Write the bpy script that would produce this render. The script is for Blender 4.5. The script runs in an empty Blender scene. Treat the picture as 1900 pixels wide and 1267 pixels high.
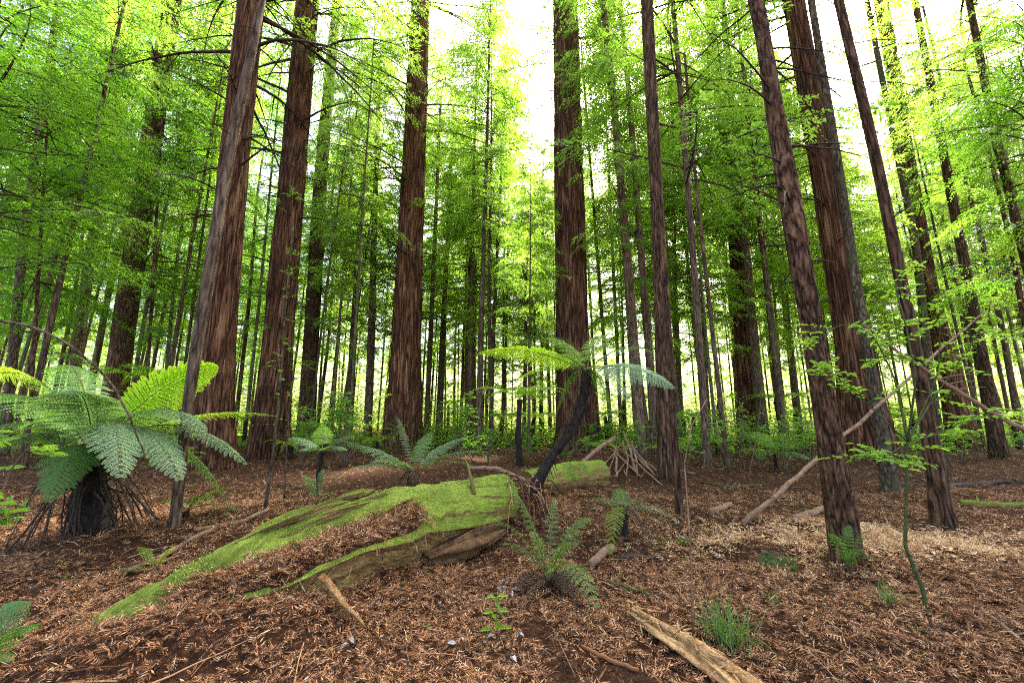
import bpy, math, numpy as np
from mathutils import Vector, Matrix
R = math.radians
rng = np.random.default_rng(11)
S = bpy.context.scene
COL = S.collection

# ---------------------------------------------------------------- camera, sky, sun, exposure
F, CX, CY, PITCH, CAMH = 740.0, 950.0, 633.5, R(10.9), 1.4
cd = bpy.data.cameras.new('camera'); cam = bpy.data.objects.new('camera', cd); COL.objects.link(cam)
cam.location = (0, 0, CAMH); cam.rotation_euler = (R(90) + PITCH, 0, 0)
cd.sensor_width = 36; cd.lens = F / 1900 * 36; cd.clip_start = 0.05; cd.clip_end = 2000
S.camera = cam
SUN_AZ, SUN_EL = R(28), R(52)          # azimuth measured clockwise from +Y (the viewing direction)
w = bpy.data.worlds.new("World"); S.world = w; w.use_nodes = True
nt = w.node_tree; bg = nt.nodes['Background']; sk = nt.nodes.new('ShaderNodeTexSky')
sk.sky_type = 'NISHITA'; sk.sun_disc = False; sk.sun_elevation = SUN_EL; sk.sun_rotation = SUN_AZ
sk.air_density = 1.0; sk.dust_density = 5.0; sk.ozone_density = 1.0
tint = nt.nodes.new('ShaderNodeMix'); tint.data_type = 'RGBA'; tint.blend_type = 'MULTIPLY'   # warm tint added over the sky to cut its blue light
tint.inputs[0].default_value = 1.0; tint.inputs[7].default_value = (1.07, 1.0, .95, 1)
nt.links.new(sk.outputs[0], tint.inputs[6]); nt.links.new(tint.outputs[2], bg.inputs[0]); bg.inputs[1].default_value = 0.15
sd = bpy.data.lights.new('sun', 'SUN'); sun = bpy.data.objects.new('sun', sd); COL.objects.link(sun)
sd.energy = 5.0; sd.angle = R(4); sd.color = (1.0, 0.96, 0.88)
sdir = Vector((math.sin(SUN_AZ) * math.cos(SUN_EL), math.cos(SUN_AZ) * math.cos(SUN_EL), math.sin(SUN_EL)))
sun.rotation_euler = sdir.to_track_quat('Z', 'Y').to_euler()
vs = S.view_settings; vs.view_transform = 'Standard'; vs.look = 'None'; vs.exposure = 2.68; vs.gamma = 1
cy = S.cycles; cy.max_bounces = 7; cy.diffuse_bounces = 4; cy.transmission_bounces = 5; cy.glossy_bounces = 2
cy.transparent_max_bounces = 4; cy.volume_bounces = 0; cy.caustics_reflective = False; cy.caustics_refractive = False
cy.use_adaptive_sampling = True; cy.adaptive_threshold = 0.01; cy.filter_width = 1.1; cy.use_denoising = False; cy.sample_clamp_indirect = 6
CP, SP = math.cos(PITCH), math.sin(PITCH)

def ray(px, py):
    u = (CY - py) / F
    return np.array([(px - CX) / F, CP - u * SP, SP + u * CP])
def P(px, py, depth):                       # a place seen at a pixel, so many metres in front
    d = ray(px, py); return d * (depth / d[1]) + np.array([0, 0, CAMH])

# ---------------------------------------------------------------- numpy noise
_LAT = rng.random((64, 64, 64)).astype(np.float32)
def vnoise(x, y, z=0.0):
    x, y, z = np.broadcast_arrays(np.asarray(x, float), np.asarray(y, float), np.asarray(z, float))
    xi, yi, zi = np.floor(x).astype(int), np.floor(y).astype(int), np.floor(z).astype(int)
    fx, fy, fz = x - xi, y - yi, z - zi
    fx, fy, fz = fx*fx*(3-2*fx), fy*fy*(3-2*fy), fz*fz*(3-2*fz)
    def L(a, b, c): return _LAT[(xi+a) & 63, (yi+b) & 63, (zi+c) & 63]
    a = L(0,0,0)*(1-fx)+L(1,0,0)*fx; b = L(0,1,0)*(1-fx)+L(1,1,0)*fx
    c = L(0,0,1)*(1-fx)+L(1,0,1)*fx; d = L(0,1,1)*(1-fx)+L(1,1,1)*fx
    return (a*(1-fy)+b*fy)*(1-fz) + (c*(1-fy)+d*fy)*fz - 0.5
def fbm(x, y, z=0.0, o=3):
    s, a = 0, 1.0
    for i in range(o): s = s + a*vnoise(x*2**i+i*9.1, y*2**i+i*3.7, np.asarray(z)*2**i+i*5.3); a *= .5
    return s

# ---------------------------------------------------------------- ground height
MOUNDS = [  # x, y, along, across, direction, height
    (-1.60, 3.42, .75, .28, R(52), .05), (-1.95, 2.62, .55, .22, R(10), .17), (-1.35, 2.95, .3, .2, R(60), .10), (-2.1, 3.05, .6, .35, R(30), .07), (-1.5, 4.2, .6, .3, R(50), .06),
    (0.1, 6.05, .55, .45, 0, .26), (0.35, 4.0, .22, .18, 0, .10), (2.45, 10.9, .9, .7, 0, .55),
    (-3.9, 5.6, 1.0, .8, 0, .16), (2.55, 4.65, .3, .2, 0, .1), (1.25, 4.95, .3, .25, 0, .1), (3.2, 2.2, 1, .6, 0, .03)]
def H(x, y):
    x = np.asarray(x, float); y = np.asarray(y, float)
    h = .05*np.sin(x*.9+1)*np.cos(y*.7) + .025*np.sin(x*2.1+y*1.3) + .07*fbm(x*1.3+40, y*1.3+40) + .03*fbm(x*5+40, y*5+40)
    far = np.clip((y-14)/50, 0, 1); h = h + far*1.2*vnoise(x*.08+9, y*.08+5)
    for mx, my, sl, sc, a, hh in MOUNDS:
        dx, dy = x-mx, y-my; u = dx*math.cos(a)+dy*math.sin(a); v = -dx*math.sin(a)+dy*math.cos(a)
        h = h + hh*np.exp(-.5*(u/sl)**2-.5*(v/sc)**2)
    return h
def G(px, py, dz=0.0):                      # the ground place seen at a pixel
    d = ray(px, py); h = 0.0
    for _ in range(25):
        t = (h+dz-CAMH)/min(d[2], -1e-3); p = d*t; h = .5*h+.5*float(H(p[0], p[1]))
    return np.array([p[0], p[1], h])

# ---------------------------------------------------------------- mesh building
class MB:
    def __init__(s): s.v, s.q, s.t, s.n = [], [], [], 0
    def add(s, v, q=None, t=None, m=0, tm=None):
        v = np.asarray(v, np.float32).reshape(-1, 3)
        if q is not None and len(q): s.q.append((np.asarray(q, np.int32).reshape(-1, 4)+s.n, m))
        if t is not None and len(t): s.t.append((np.asarray(t, np.int32).reshape(-1, 3)+s.n, m))
        s.v.append(v); s.n += len(v)
    def mesh(s, name, mats, smooth=True, origin=(0, 0, 0)):
        me = bpy.data.meshes.new(name)
        v = np.concatenate(s.v) - np.asarray(origin, np.float32)
        loops, starts, mi, pos = [], [], [], 0
        for arr, k in ((s.q, 4), (s.t, 3)):
            for f, m in arr:
                loops.append(f.ravel()); starts.append(pos+np.arange(len(f))*k); mi.append(np.full(len(f), m)); pos += f.size
        loops = np.concatenate(loops); starts = np.concatenate(starts); mi = np.concatenate(mi)
        me.vertices.add(len(v)); me.vertices.foreach_set('co', v.ravel())
        me.loops.add(len(loops)); me.loops.foreach_set('vertex_index', loops)
        me.polygons.add(len(starts)); me.polygons.foreach_set('loop_start', starts.astype(np.int32))
        me.polygons.foreach_set('material_index', mi.astype(np.int32))
        for m in (mats if isinstance(mats, (list, tuple)) else [mats]): me.materials.append(m)
        me.update(calc_edges=True); me.validate()
        me.polygons.foreach_set('use_smooth', np.full(len(me.polygons), smooth))
        return me
    def build(s, name, mats, parent=None, smooth=True, origin=None):
        if origin is None: origin = tuple(parent.location) if parent else (0, 0, 0)
        o = bpy.data.objects.new(name, s.mesh(name, mats, smooth, origin)); COL.objects.link(o)
        if parent: o.parent = parent
        else: o.location = origin
        return o
    def tube(s, pts, rad, k=8, m=0, rough=0.0, cap=True, seed=0.0):
        p = np.asarray(pts, float); n = len(p); r = np.broadcast_to(np.asarray(rad, float), (n,))
        t = np.gradient(p, axis=0); t /= np.linalg.norm(t, axis=1)[:, None]+1e-9
        ref = np.array([0, 0, 1.0]) if abs(t[0][2]) < .8 else np.array([0, 1.0, 0])
        a = np.cross(t, ref); a /= np.linalg.norm(a, axis=1)[:, None]+1e-9; b = np.cross(a, t)
        ang = np.arange(k)/k*2*math.pi; c, d = np.cos(ang), np.sin(ang)
        rr = np.repeat(r[:, None], k, 1)
        if rough:
            L = np.r_[0, np.cumsum(np.linalg.norm(np.diff(p, axis=0), axis=1))]
            rr = rr*(1+rough*fbm(c[None]*1.6+seed, d[None]*1.6+seed*.7, L[:, None]*2.5))
        v = p[:, None]+rr[..., None]*(a[:, None]*c[None, :, None]+b[:, None]*d[None, :, None])
        i = np.arange(n-1)[:, None]*k; j = np.arange(k)[None]; j2 = (j+1) % k
        q = np.stack([i+j, i+j2, i+k+j2, i+k+j], -1).reshape(-1, 4)
        v = v.reshape(-1, 3)
        if cap:
            v = np.concatenate([v, p[:1], p[-1:]]); jj = np.arange(k); j3 = (jj+1) % k
            tt = np.concatenate([np.stack([j3, jj, np.full(k, n*k)], -1), np.stack([(n-1)*k+jj, (n-1)*k+j3, np.full(k, n*k+1)], -1)])
        else: tt = None
        s.add(v, q, tt, m)
    def kites(s, base, d, side, ln, wd, m=0, droop=None, mid=.45):   # one four-cornered leaflet each
        base, d, side = (np.asarray(a, float).reshape(-1, 3) for a in (base, d, side)); N = len(base)
        ln = np.broadcast_to(ln, (N,))[:, None]; wd = np.broadcast_to(wd, (N,))[:, None]
        tip = base+d*ln
        if droop is not None: tip = tip+np.array([0, 0, -1.0])*np.broadcast_to(droop, (N,))[:, None]
        c = base+d*ln*mid
        v = np.stack([base, c+side*wd*.5, tip, c-side*wd*.5], 1)
        s.add(v, np.arange(4*N).reshape(N, 4), None, m)
    def leaves(s, base, d, nrm, ln, wd, m=0, fold=.25, curl=.15):     # folded oval leaf, two faces of four corners
        base, d, nrm = (np.asarray(a, float).reshape(-1, 3) for a in (base, d, nrm)); N = len(base)
        sd_ = np.cross(d, nrm); sd_ /= np.linalg.norm(sd_, axis=1)[:, None]+1e-9; nrm = np.cross(sd_, d)
        ln = np.broadcast_to(ln, (N,))[:, None]; wd = np.broadcast_to(wd, (N,))[:, None]
        pt = lambda a, b, c: base+d*ln*a+sd_*wd*b+nrm*wd*c
        v = np.stack([base, pt(.3, .46, fold), pt(.68, .38, fold-curl), pt(1, 0, -2*curl), pt(.68, -.38, fold-curl), pt(.3, -.46, fold)], 1)
        i = np.arange(N)[:, None]*6
        s.add(v, np.concatenate([i+np.array([[0, 1, 2, 3]]), i+np.array([[0, 3, 4, 5]])]), None, m)

def nz(v):
    v = np.asarray(v, float); return v/(np.linalg.norm(v, axis=-1, keepdims=True)+1e-9)
def tag(o, label=None, cat=None, group=None, kind=None):
    if label: o['label'] = label
    if cat: o['category'] = cat
    if group: o['group'] = group
    if kind: o['kind'] = kind
    return o
def thing(name, loc, label, cat, group=None):
    o = bpy.data.objects.new(name, None); COL.objects.link(o); o.location = tuple(float(a) for a in loc)
    o.empty_display_size = .2; bpy.context.view_layer.update if False else None
    return tag(o, label, cat, group)
def link(name, me, parent, rot=None, sc=None):
    o = bpy.data.objects.new(name, me); COL.objects.link(o); o.parent = parent
    if rot is not None: o.rotation_euler = rot
    if sc is not None: o.scale = sc
    return o
def copy_tree(o, parent=None):
    c = o.copy(); COL.objects.link(c); c.parent = parent
    for ch in list(o.children): copy_tree(ch, c)
    return c

# ---------------------------------------------------------------- materials
class NT:
    def __init__(s, name):
        s.m = bpy.data.materials.new(name); s.m.use_nodes = True; s.t = s.m.node_tree; s.t.nodes.clear()
        s.out = s.t.nodes.new('ShaderNodeOutputMaterial')
    def n(s, ty, **kw):
        nd = s.t.nodes.new('ShaderNode'+ty)
        for k, v in kw.items():
            if k[0] == '_': setattr(nd, k[1:], v)
        for k, v in kw.items():
            if k[0] != '_': s.set(nd, k, v)
        return nd
    def set(s, nd, k, v):
        i = nd.inputs[int(k[1:])] if k[0] == 'i' and k[1:].isdigit() else nd.inputs[k.replace('_', ' ')]
        if isinstance(v, bpy.types.NodeSocket): s.t.links.new(v, i)
        elif isinstance(v, bpy.types.Node): s.t.links.new(v.outputs[0], i)
        else: i.default_value = v
    def ramp(s, fac, stops):
        nd = s.n('ValToRGB', i0=fac); e = nd.color_ramp.elements
        while len(e) < len(stops): e.new(.5)
        for a, (p, c) in zip(e, stops): a.position = p; a.color = (*c, 1) if len(c) == 3 else c
        return nd.outputs[0]
    def mix(s, fac, a, b, bt='MIX'):
        nd = s.n('Mix', _data_type='RGBA', _blend_type=bt); s.set(nd, 'i0', fac); s.set(nd, 'i6', a); s.set(nd, 'i7', b)
        return nd.outputs[2]
    def coord(s, sc=(1, 1, 1), which=3):
        tc = s.n('TexCoord'); mp = s.n('Mapping', Vector=tc.outputs[which]); mp.inputs['Scale'].default_value = sc
        return mp.outputs[0]
    def noise(s, vec, scale, det=4, rough=.6, dist=0.0):
        return s.n('TexNoise', Vector=vec, Scale=scale, Detail=det, Roughness=rough, Distortion=dist).outputs[0]
    def surf(s, sh): s.t.links.new(sh.outputs[0], s.out.inputs[0]); return s.m
def c4(c): return (*c, 1)

def mat_bark(name, dark, mid, light, k=7.0, zs=.07, bump=1.0, green=None):
    a = NT(name); v = a.coord((k, k, k*zs))
    n1 = a.n('Math', _operation='SUBTRACT', i0=1.0, i1=a.n('Math', _operation='MULTIPLY', i0=a.n('Math', _operation='ABSOLUTE', i0=a.n('Math', _operation='SUBTRACT', i0=a.noise(v, 1.5, 3, .5, .5), i1=.5).outputs[0]).outputs[0], i1=4.5).outputs[0]).outputs[0]
    n1 = a.n('Math', _operation='SUBTRACT', i0=1.0, i1=n1).outputs[0]; n2 = a.n('Math', _operation='ADD', i0=a.n('Math', _operation='MULTIPLY', i0=a.noise(v, 5.0, 6, .75, .4), i1=.6).outputs[0], i1=a.n('Math', _operation='MULTIPLY', i0=a.noise(v, 17.0, 5, .8, .2), i1=.4).outputs[0]).outputs[0]
    vo = a.n('TexVoronoi', Vector=v, Scale=2.2, _feature='DISTANCE_TO_EDGE').outputs[0]
    hgt = a.n('Math', _operation='ADD', i0=a.n('Math', _operation='MULTIPLY', i0=n1, i1=.55).outputs[0], i1=a.n('Math', _operation='MULTIPLY', i0=n2, i1=1.0).outputs[0]).outputs[0]
    hg2 = a.n('Math', _operation='ADD', i0=hgt, i1=a.n('Math', _operation='MINIMUM', i0=vo, i1=.25).outputs[0]).outputs[0]
    col = a.ramp(hg2, [(.62, dark), (.95, mid), (1.22, light)]) if False else a.ramp(a.n('MapRange', i0=hg2, i1=.52, i2=1.25).outputs[0], [(.0, dark), (.42, mid), (1.0, light)])
    big = a.noise(a.coord((.8, .8, .35)), 1.0, 3)
    col = a.mix(a.ramp(big, [(.35, (0, 0, 0)), (.65, (1, 1, 1))]), col, a.mix(1.0, col, (.62, .6, .62, 1), 'MULTIPLY'))
    oi = a.n('ObjectInfo').outputs['Random']
    if green:
        g = a.noise(a.coord((1.2, 1.2, .5)), 1.5, 4); f = a.ramp(g, [(.5, (0, 0, 0)), (.72, (.75, .75, .75))])
        col = a.mix(f, col, c4(green))
    col = a.mix(oi, col, a.mix(1.0, col, (.72, .8, .85, 1), 'MULTIPLY'))
    bp = a.n('Bump', Strength=bump, Distance=.05, Height=hg2)
    return a.surf(a.n('BsdfPrincipled', Base_Color=col, Roughness=.9, Normal=bp.outputs[0], **{'Specular IOR Level': .15}))

def mat_leaf(name, c1, c2, tr1, tr2, trans=.55, rough=.5, spec=.3, nscale=.5):
    a = NT(name); g = a.n('NewGeometry').outputs['Random Per Island']; oi = a.n('ObjectInfo').outputs['Random']
    cl = a.ramp(a.noise(a.coord(), nscale, 2), [(.35, (0, 0, 0)), (.65, (1, 1, 1))])
    f = a.n('Math', _operation='MULTIPLY', i0=a.n('Math', _operation='ADD', i0=a.n('Math', _operation='ADD', i0=g, i1=cl).outputs[0], i1=oi).outputs[0], i1=.333).outputs[0]
    col = a.mix(f, c4(c1), c4(c2)); tc = a.mix(f, c4(tr1), c4(tr2))
    d = a.n('BsdfPrincipled', Base_Color=col, Roughness=rough, **{'Specular IOR Level': spec})
    t = a.n('BsdfTranslucent', Color=tc); mx = a.n('MixShader', Fac=trans, i1=d, i2=t)
    return a.surf(mx)

def mat_plain(name, c1, c2, scale=8.0, st=(1, 1, 1), rough=.85, bump=.5, spec=.2, island=.0, dist=.02):
    a = NT(name); v = a.coord(st); n = a.noise(v, scale, 5, .65, .3)
    f = a.ramp(n, [(.3, (0, 0, 0)), (.7, (1, 1, 1))])
    if island: f = a.mix(island, f, a.n('NewGeometry').outputs['Random Per Island'])
    col = a.mix(f, c4(c1), c4(c2)); bp = a.n('Bump', Strength=bump, Distance=dist, Height=n)
    return a.surf(a.n('BsdfPrincipled', Base_Color=col, Roughness=rough, Normal=bp.outputs[0], **{'Specular IOR Level': spec}))

def mat_ground():
    a = NT('litter_ground'); v = a.coord()
    n1 = a.noise(v, 1.1, 4); n2 = a.noise(v, 26, 6, .75, .8); n3 = a.noise(v, 90, 3, .7)
    vo = a.n('TexVoronoi', Vector=v, Scale=34.0, Randomness=1.0)
    col = a.ramp(n2, [(.28, (.016, .007, .003)), (.5, (.09, .036, .015)), (.72, (.23, .10, .042))])
    col = a.mix(.35, col, a.ramp(a.n('SeparateColor', i0=vo.outputs[1]).outputs[0], [(0, (.03, .014, .009)), (.7, (.13, .058, .032)), (1, (.26, .14, .085))]))
    col = a.mix(a.ramp(n1, [(.45, (0, 0, 0)), (.7, (.35, .35, .35))]), col, (.05, .03, .018, 1))
    hh = a.n('Math', _operation='ADD', i0=n2, i1=n3).outputs[0]
    bp = a.n('Bump', Strength=1.0, Distance=.05, Height=hh)
    return a.surf(a.n('BsdfPrincipled', Base_Color=col, Roughness=.95, Normal=bp.outputs[0], **{'Specular IOR Level': .1}))

def mat_island(name, stops, rough=.85, trans=0.0, spec=.2):
    a = NT(name); g = a.n('NewGeometry').outputs['Random Per Island']; col = a.ramp(g, stops)
    d = a.n('BsdfPrincipled', Base_Color=col, Roughness=rough, **{'Specular IOR Level': spec})
    if trans: d = a.n('MixShader', Fac=trans, i1=d, i2=a.n('BsdfTranslucent', Color=col))
    return a.surf(d)

def mat_log():
    a = NT('mossy_wood'); tc = a.coord()
    geo = a.n('NewGeometry'); nzz = a.n('SeparateXYZ', Vector=geo.outputs['Normal']).outputs[2]
    st = a.n('Attribute', _attribute_name='along').outputs['Vector']
    mp = a.n('Mapping', Vector=st); mp.inputs['Scale'].default_value = (2.2, 9, 9)
    fib = a.noise(mp.outputs[0], 4.0, 7, .72, .12); n = a.noise(tc, 3.2, 5, .65); fine = a.noise(tc, 60, 4, .75)
    wood = a.ramp(fib, [(.3, (.06, .032, .016)), (.5, (.30, .19, .07)), (.7, (.62, .45, .19))])
    moss = a.ramp(a.mix(.5, fine, fib), [(.3, (.06, .09, .01)), (.5, (.27, .35, .04)), (.7, (.55, .62, .15))])
    s1 = a.n('Math', _operation='ADD', i0=a.n('Math', _operation='MULTIPLY', i0=nzz, i1=.32).outputs[0], i1=a.n('Attribute', _attribute_name='bias').outputs['Fac']).outputs[0]
    s2 = a.n('Math', _operation='ADD', i0=s1, i1=n).outputs[0]
    s3 = a.n('Math', _operation='ADD', i0=s2, i1=a.n('Math', _operation='MULTIPLY', i0=fib, i1=.8).outputs[0]).outputs[0]
    f = a.ramp(s3, [(.98, (0, 0, 0)), (1.10, (1, 1, 1))])
    moss = a.mix(a.ramp(a.noise(tc, 2.0, 5, .7), [(.4, (0, 0, 0)), (.62, (.8, .8, .8))]), moss, (.13, .17, .025, 1))
    hh = a.n('Math', _operation='ADD', i0=a.n('Math', _operation='MULTIPLY', i0=fib, i1=1.5).outputs[0], i1=fine).outputs[0]
    bp = a.n('Bump', Strength=.8, Distance=.04, Height=hh)
    return a.surf(a.n('BsdfPrincipled', Base_Color=a.mix(f, wood, moss), Roughness=.9, Normal=bp.outputs[0], **{'Specular IOR Level': .15}))

M = {}
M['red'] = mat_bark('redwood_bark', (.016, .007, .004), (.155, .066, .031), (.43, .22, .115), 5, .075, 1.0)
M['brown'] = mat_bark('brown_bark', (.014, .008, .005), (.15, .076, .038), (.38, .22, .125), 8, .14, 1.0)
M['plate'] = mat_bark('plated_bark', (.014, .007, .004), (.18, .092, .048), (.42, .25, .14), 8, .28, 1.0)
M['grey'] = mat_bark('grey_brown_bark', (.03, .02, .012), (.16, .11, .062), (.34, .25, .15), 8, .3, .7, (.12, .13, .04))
M['bgbrown'] = mat_bark('lit_brown_bark', (.04, .025, .015), (.21, .13, .078), (.42, .29, .18), 8, .14, .8)  # brown bark with light painted in, mostly for unlit background trunks
M['bggrey'] = mat_bark('lit_lichen_bark', (.05, .04, .022), (.22, .18, .10), (.40, .34, .21), 8, .2, .7, (.20, .23, .07))  # lichen green over grey bark; its paler tones have light painted in
M['smooth'] = mat_plain('smooth_bark', (.05, .035, .022), (.19, .14, .085), 6, (3, 3, 1), bump=.5)
M['twig'] = mat_plain('dead_twig', (.02, .014, .010), (.075, .052, .036), 8)
M['stick'] = mat_plain('dry_stick', (.11, .06, .035), (.36, .22, .13), 12, bump=.7)
M['pale'] = mat_plain('pale_wood', (.24, .10, .03), (.74, .46, .20), 14, (1, 1, 1), bump=1.0, dist=.04)
M['moss'] = mat_plain('moss_stem', (.03, .03, .012), (.10, .13, .03), 25, bump=.6)
M['fernstem'] = mat_plain('fern_trunk', (.008, .006, .005), (.05, .036, .028), 22, (1, 1, .3), bump=1, dist=.05)
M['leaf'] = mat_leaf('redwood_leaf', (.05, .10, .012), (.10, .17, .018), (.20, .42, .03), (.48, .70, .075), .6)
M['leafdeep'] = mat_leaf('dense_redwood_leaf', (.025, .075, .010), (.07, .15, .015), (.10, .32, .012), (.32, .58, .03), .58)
M['leaffar'] = mat_leaf('sunlit_far_leaf', (.07, .12, .015), (.13, .19, .025), (.28, .50, .035), (.54, .74, .09), .62)  # lit copy of the redwood leaf: sunlight put into lighter colours
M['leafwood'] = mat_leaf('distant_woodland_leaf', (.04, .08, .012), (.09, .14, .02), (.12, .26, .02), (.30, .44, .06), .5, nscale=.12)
M['broad'] = mat_leaf('broad_leaf', (.08, .20, .02), (.16, .32, .03), (.20, .50, .02), (.45, .72, .05), .5, .35, .4)
M['frond'] = mat_leaf('green_frond', (.06, .16, .03), (.12, .26, .05), (.14, .40, .03), (.32, .58, .06), .4, .4, .4)
M['silver'] = mat_leaf('silver_frond', (.15, .27, .12), (.27, .40, .20), (.22, .44, .08), (.36, .56, .12), .38, .5, .3)
M['bright'] = mat_leaf('bright_frond', (.13, .28, .02), (.22, .40, .03), (.42, .74, .02), (.62, .88, .05), .6, .45, .3)  # brighter frond green with the backlight put into the colour
M['dead'] = mat_island('dead_frond', [(0, (.05, .028, .014)), (.6, (.16, .09, .045)), (1, (.32, .20, .11))], trans=.2)
M['rachis'] = mat_plain('rachis', (.05, .05, .015), (.16, .15, .05), 20, bump=.2)
M['grass'] = mat_leaf('grass_blade', (.07, .14, .03), (.15, .25, .06), (.14, .32, .03), (.34, .5, .08), .4, .4, .4)
M['ground'] = mat_ground()
M['log'] = mat_log()
M['rot'] = mat_plain('rotten_wood', (.03, .014, .007), (.22, .12, .05), 9, (1, 1, 1), bump=1.0, dist=.05)
M['litter'] = mat_island('redwood_litter', [(0, (.018, .009, .005)), (.3, (.115, .047, .019)), (.62, (.30, .13, .052)), (.86, (.52, .27, .125)), (.96, (.62, .38, .20)), (1, (.66, .47, .29))], .8, .12)
M['sunlitter'] = mat_island('sunlit_litter', [(0, (.32, .17, .075)), (.5, (.64, .40, .19)), (1, (.86, .64, .37))], .8, .15)  # dry litter tones lightened to hold the sunlight on the patch
M['white'] = mat_island('bleached_leaf', [(0, (.35, .33, .30)), (1, (.75, .73, .68))], .6, .2)
M['mossfuzz'] = mat_island('moss_fuzz', [(0, (.10, .14, .015)), (.5, (.29, .38, .05)), (1, (.62, .70, .20))], .9, .3)

# ---------------------------------------------------------------- the ground sheet
def spaced(brk):
    out = [np.arange(a, b, st) for a, b, st in brk]; return np.unique(np.round(np.concatenate(out+[[brk[-1][1]]]), 4))
xs = spaced([(-500, -60, 40), (-60, -12, 1.5), (-12, -5, .2), (-5, 5, .05), (5, 12, .2), (12, 60, 1.5), (60, 500, 40)])
ys = spaced([(-60, -4, 4), (-4, 1, .25), (1, 8, .05), (8, 16, .2), (16, 70, 1.5), (70, 600, 40)])
X, Y = np.meshgrid(xs, ys); Z = H(X, Y)
g = MB(); i = np.arange(len(ys)-1)[:, None]*len(xs)+np.arange(len(xs)-1)[None]
g.add(np.stack([X, Y, Z], -1), np.stack([i, i+1, i+1+len(xs), i+len(xs)], -1).reshape(-1, 4))
tag(g.build('ground', M['ground']), 'forest floor of reddish brown redwood litter', 'ground', kind='structure')

def tangent_dirs(n, tilt=.35, r=rng):
    a = r.random(n)*2*math.pi; d = np.stack([np.cos(a), np.sin(a), r.normal(0, tilt, n)], -1); d = nz(d)
    up = nz(np.stack([r.normal(0, .45, n), r.normal(0, .45, n), np.ones(n)], -1))
    s_ = nz(np.cross(d, up)); return d, s_
def sprays(mb, p, L, m=0, pairs=5, r=rng):      # dead feather shaped sprays: rib of narrow leaflets on both sides
    n = len(p); d, s_ = tangent_dirs(n, .3, r); curl = r.normal(0, .6, n)
    for k in range(pairs):
        t = (k+.3)/pairs; c = p+d*(L*t)[:, None]+s_*(curl*L*t*t*.5)[:, None]
        dd = nz(d+s_*(curl*t)[:, None])
        for sg in (-1, 1):
            dr = nz(dd*.75+sg*np.cross(dd, nz(np.cross(s_, dd)))*.75); 
            ln = L*.36*(1-.55*t); mb.kites(c, dr, np.cross(dr, nz(np.cross(s_, dd))), ln, ln*.17+.0008, m)
    tip = p+s_*(curl*L*.25)[:, None]; mb.kites(p, nz(d+s_*(curl*.5)[:, None]), s_, L, .0025+L*.02, m)

lt = MB()
def field(n, y0, y1, r=rng, spread=1.45):
    y = np.sqrt(r.random(n)*(y1**2-y0**2)+y0**2); x = (r.random(n)*2-1)*(y*spread+.6); return x, y
for (n, y0, y1, L0, pr, up) in ((30000, 1.5, 4.2, .10, 6, .035), (36000, 4.2, 8, .12, 4, .04), (34000, 8, 20, .17, 2, .05)):
    x, y = field(n, y0, y1); z = H(x, y)+rng.random(n)*up+.003
    kp = fbm(x*1.6, y*1.6)+.35*rng.random(n) > -.12; x, y, z = x[kp], y[kp], z[kp]; sprays(lt, np.stack([x, y, z], -1), L0*(.35+1.25*rng.random(len(x))**1.6), 0, pr)
# plain needles and chips
x, y = field(22000, 1.5, 9); d, s_ = tangent_dirs(22000, .3); lt.kites(np.stack([x, y, H(x, y)+.01+rng.random(22000)*.02], -1), d, s_, rng.uniform(.03, .11, 22000), rng.uniform(.004, .012, 22000), 0)
for _ in range(1100):
    x, y = field(1, 1.7, 9); a = rng.random()*6.28; L = rng.uniform(.12, .5); t = np.linspace(0, 1, 6)
    cx = x+np.cos(a)*L*t+rng.normal(0, .06)*t*t; cyy = y+np.sin(a)*L*t+rng.normal(0, .06)*t*t
    lt.tube(np.stack([cx, cyy, H(cx, cyy)+.015+.02*rng.random()*np.sin(t*3)], -1), np.linspace(.004, .0015, 6)*rng.uniform(.7, 1.6), 4, 0, cap=False)
tag(lt.build('leaf_litter', M['litter']), 'reddish brown dead redwood sprays and twigs covering the forest floor', 'leaf litter', kind='stuff')
# sunlit patch by the front right trunk: sunlight painted into pale dry litter
pl = MB()
c = G(1600, 1000); n = 4500
x = c[0]+rng.normal(0, 1, n)*1.05+.1; y = c[1]+rng.normal(0, 1, n)*.42; keep = (fbm(x*2.5, y*2.5) > -.22); x, y = x[keep], y[keep]; n = len(x)
sprays(pl, np.stack([x, y, H(x, y)+.02+rng.random(n)*.03], -1), .12*(.4+rng.random(n)), 0, 4)
x = c[0]+.1+rng.normal(0, 1, 3200)*.95; y = c[1]+rng.normal(0, 1, 3200)*.36; kp = fbm(x*3, y*3) > -.1; x, y = x[kp], y[kp]; n = len(x); d, s_ = tangent_dirs(n, .3)
pl.kites(np.stack([x, y, H(x, y)+.035], -1), d, s_, rng.uniform(.02, .08, n), rng.uniform(.01, .03, n))
tag(pl.build('sunlit_dry_litter', M['sunlitter']), 'dry litter with sunlight painted in as pale straw colour beside the plated trunk at front right', 'dry leaves', kind='stuff')

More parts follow.
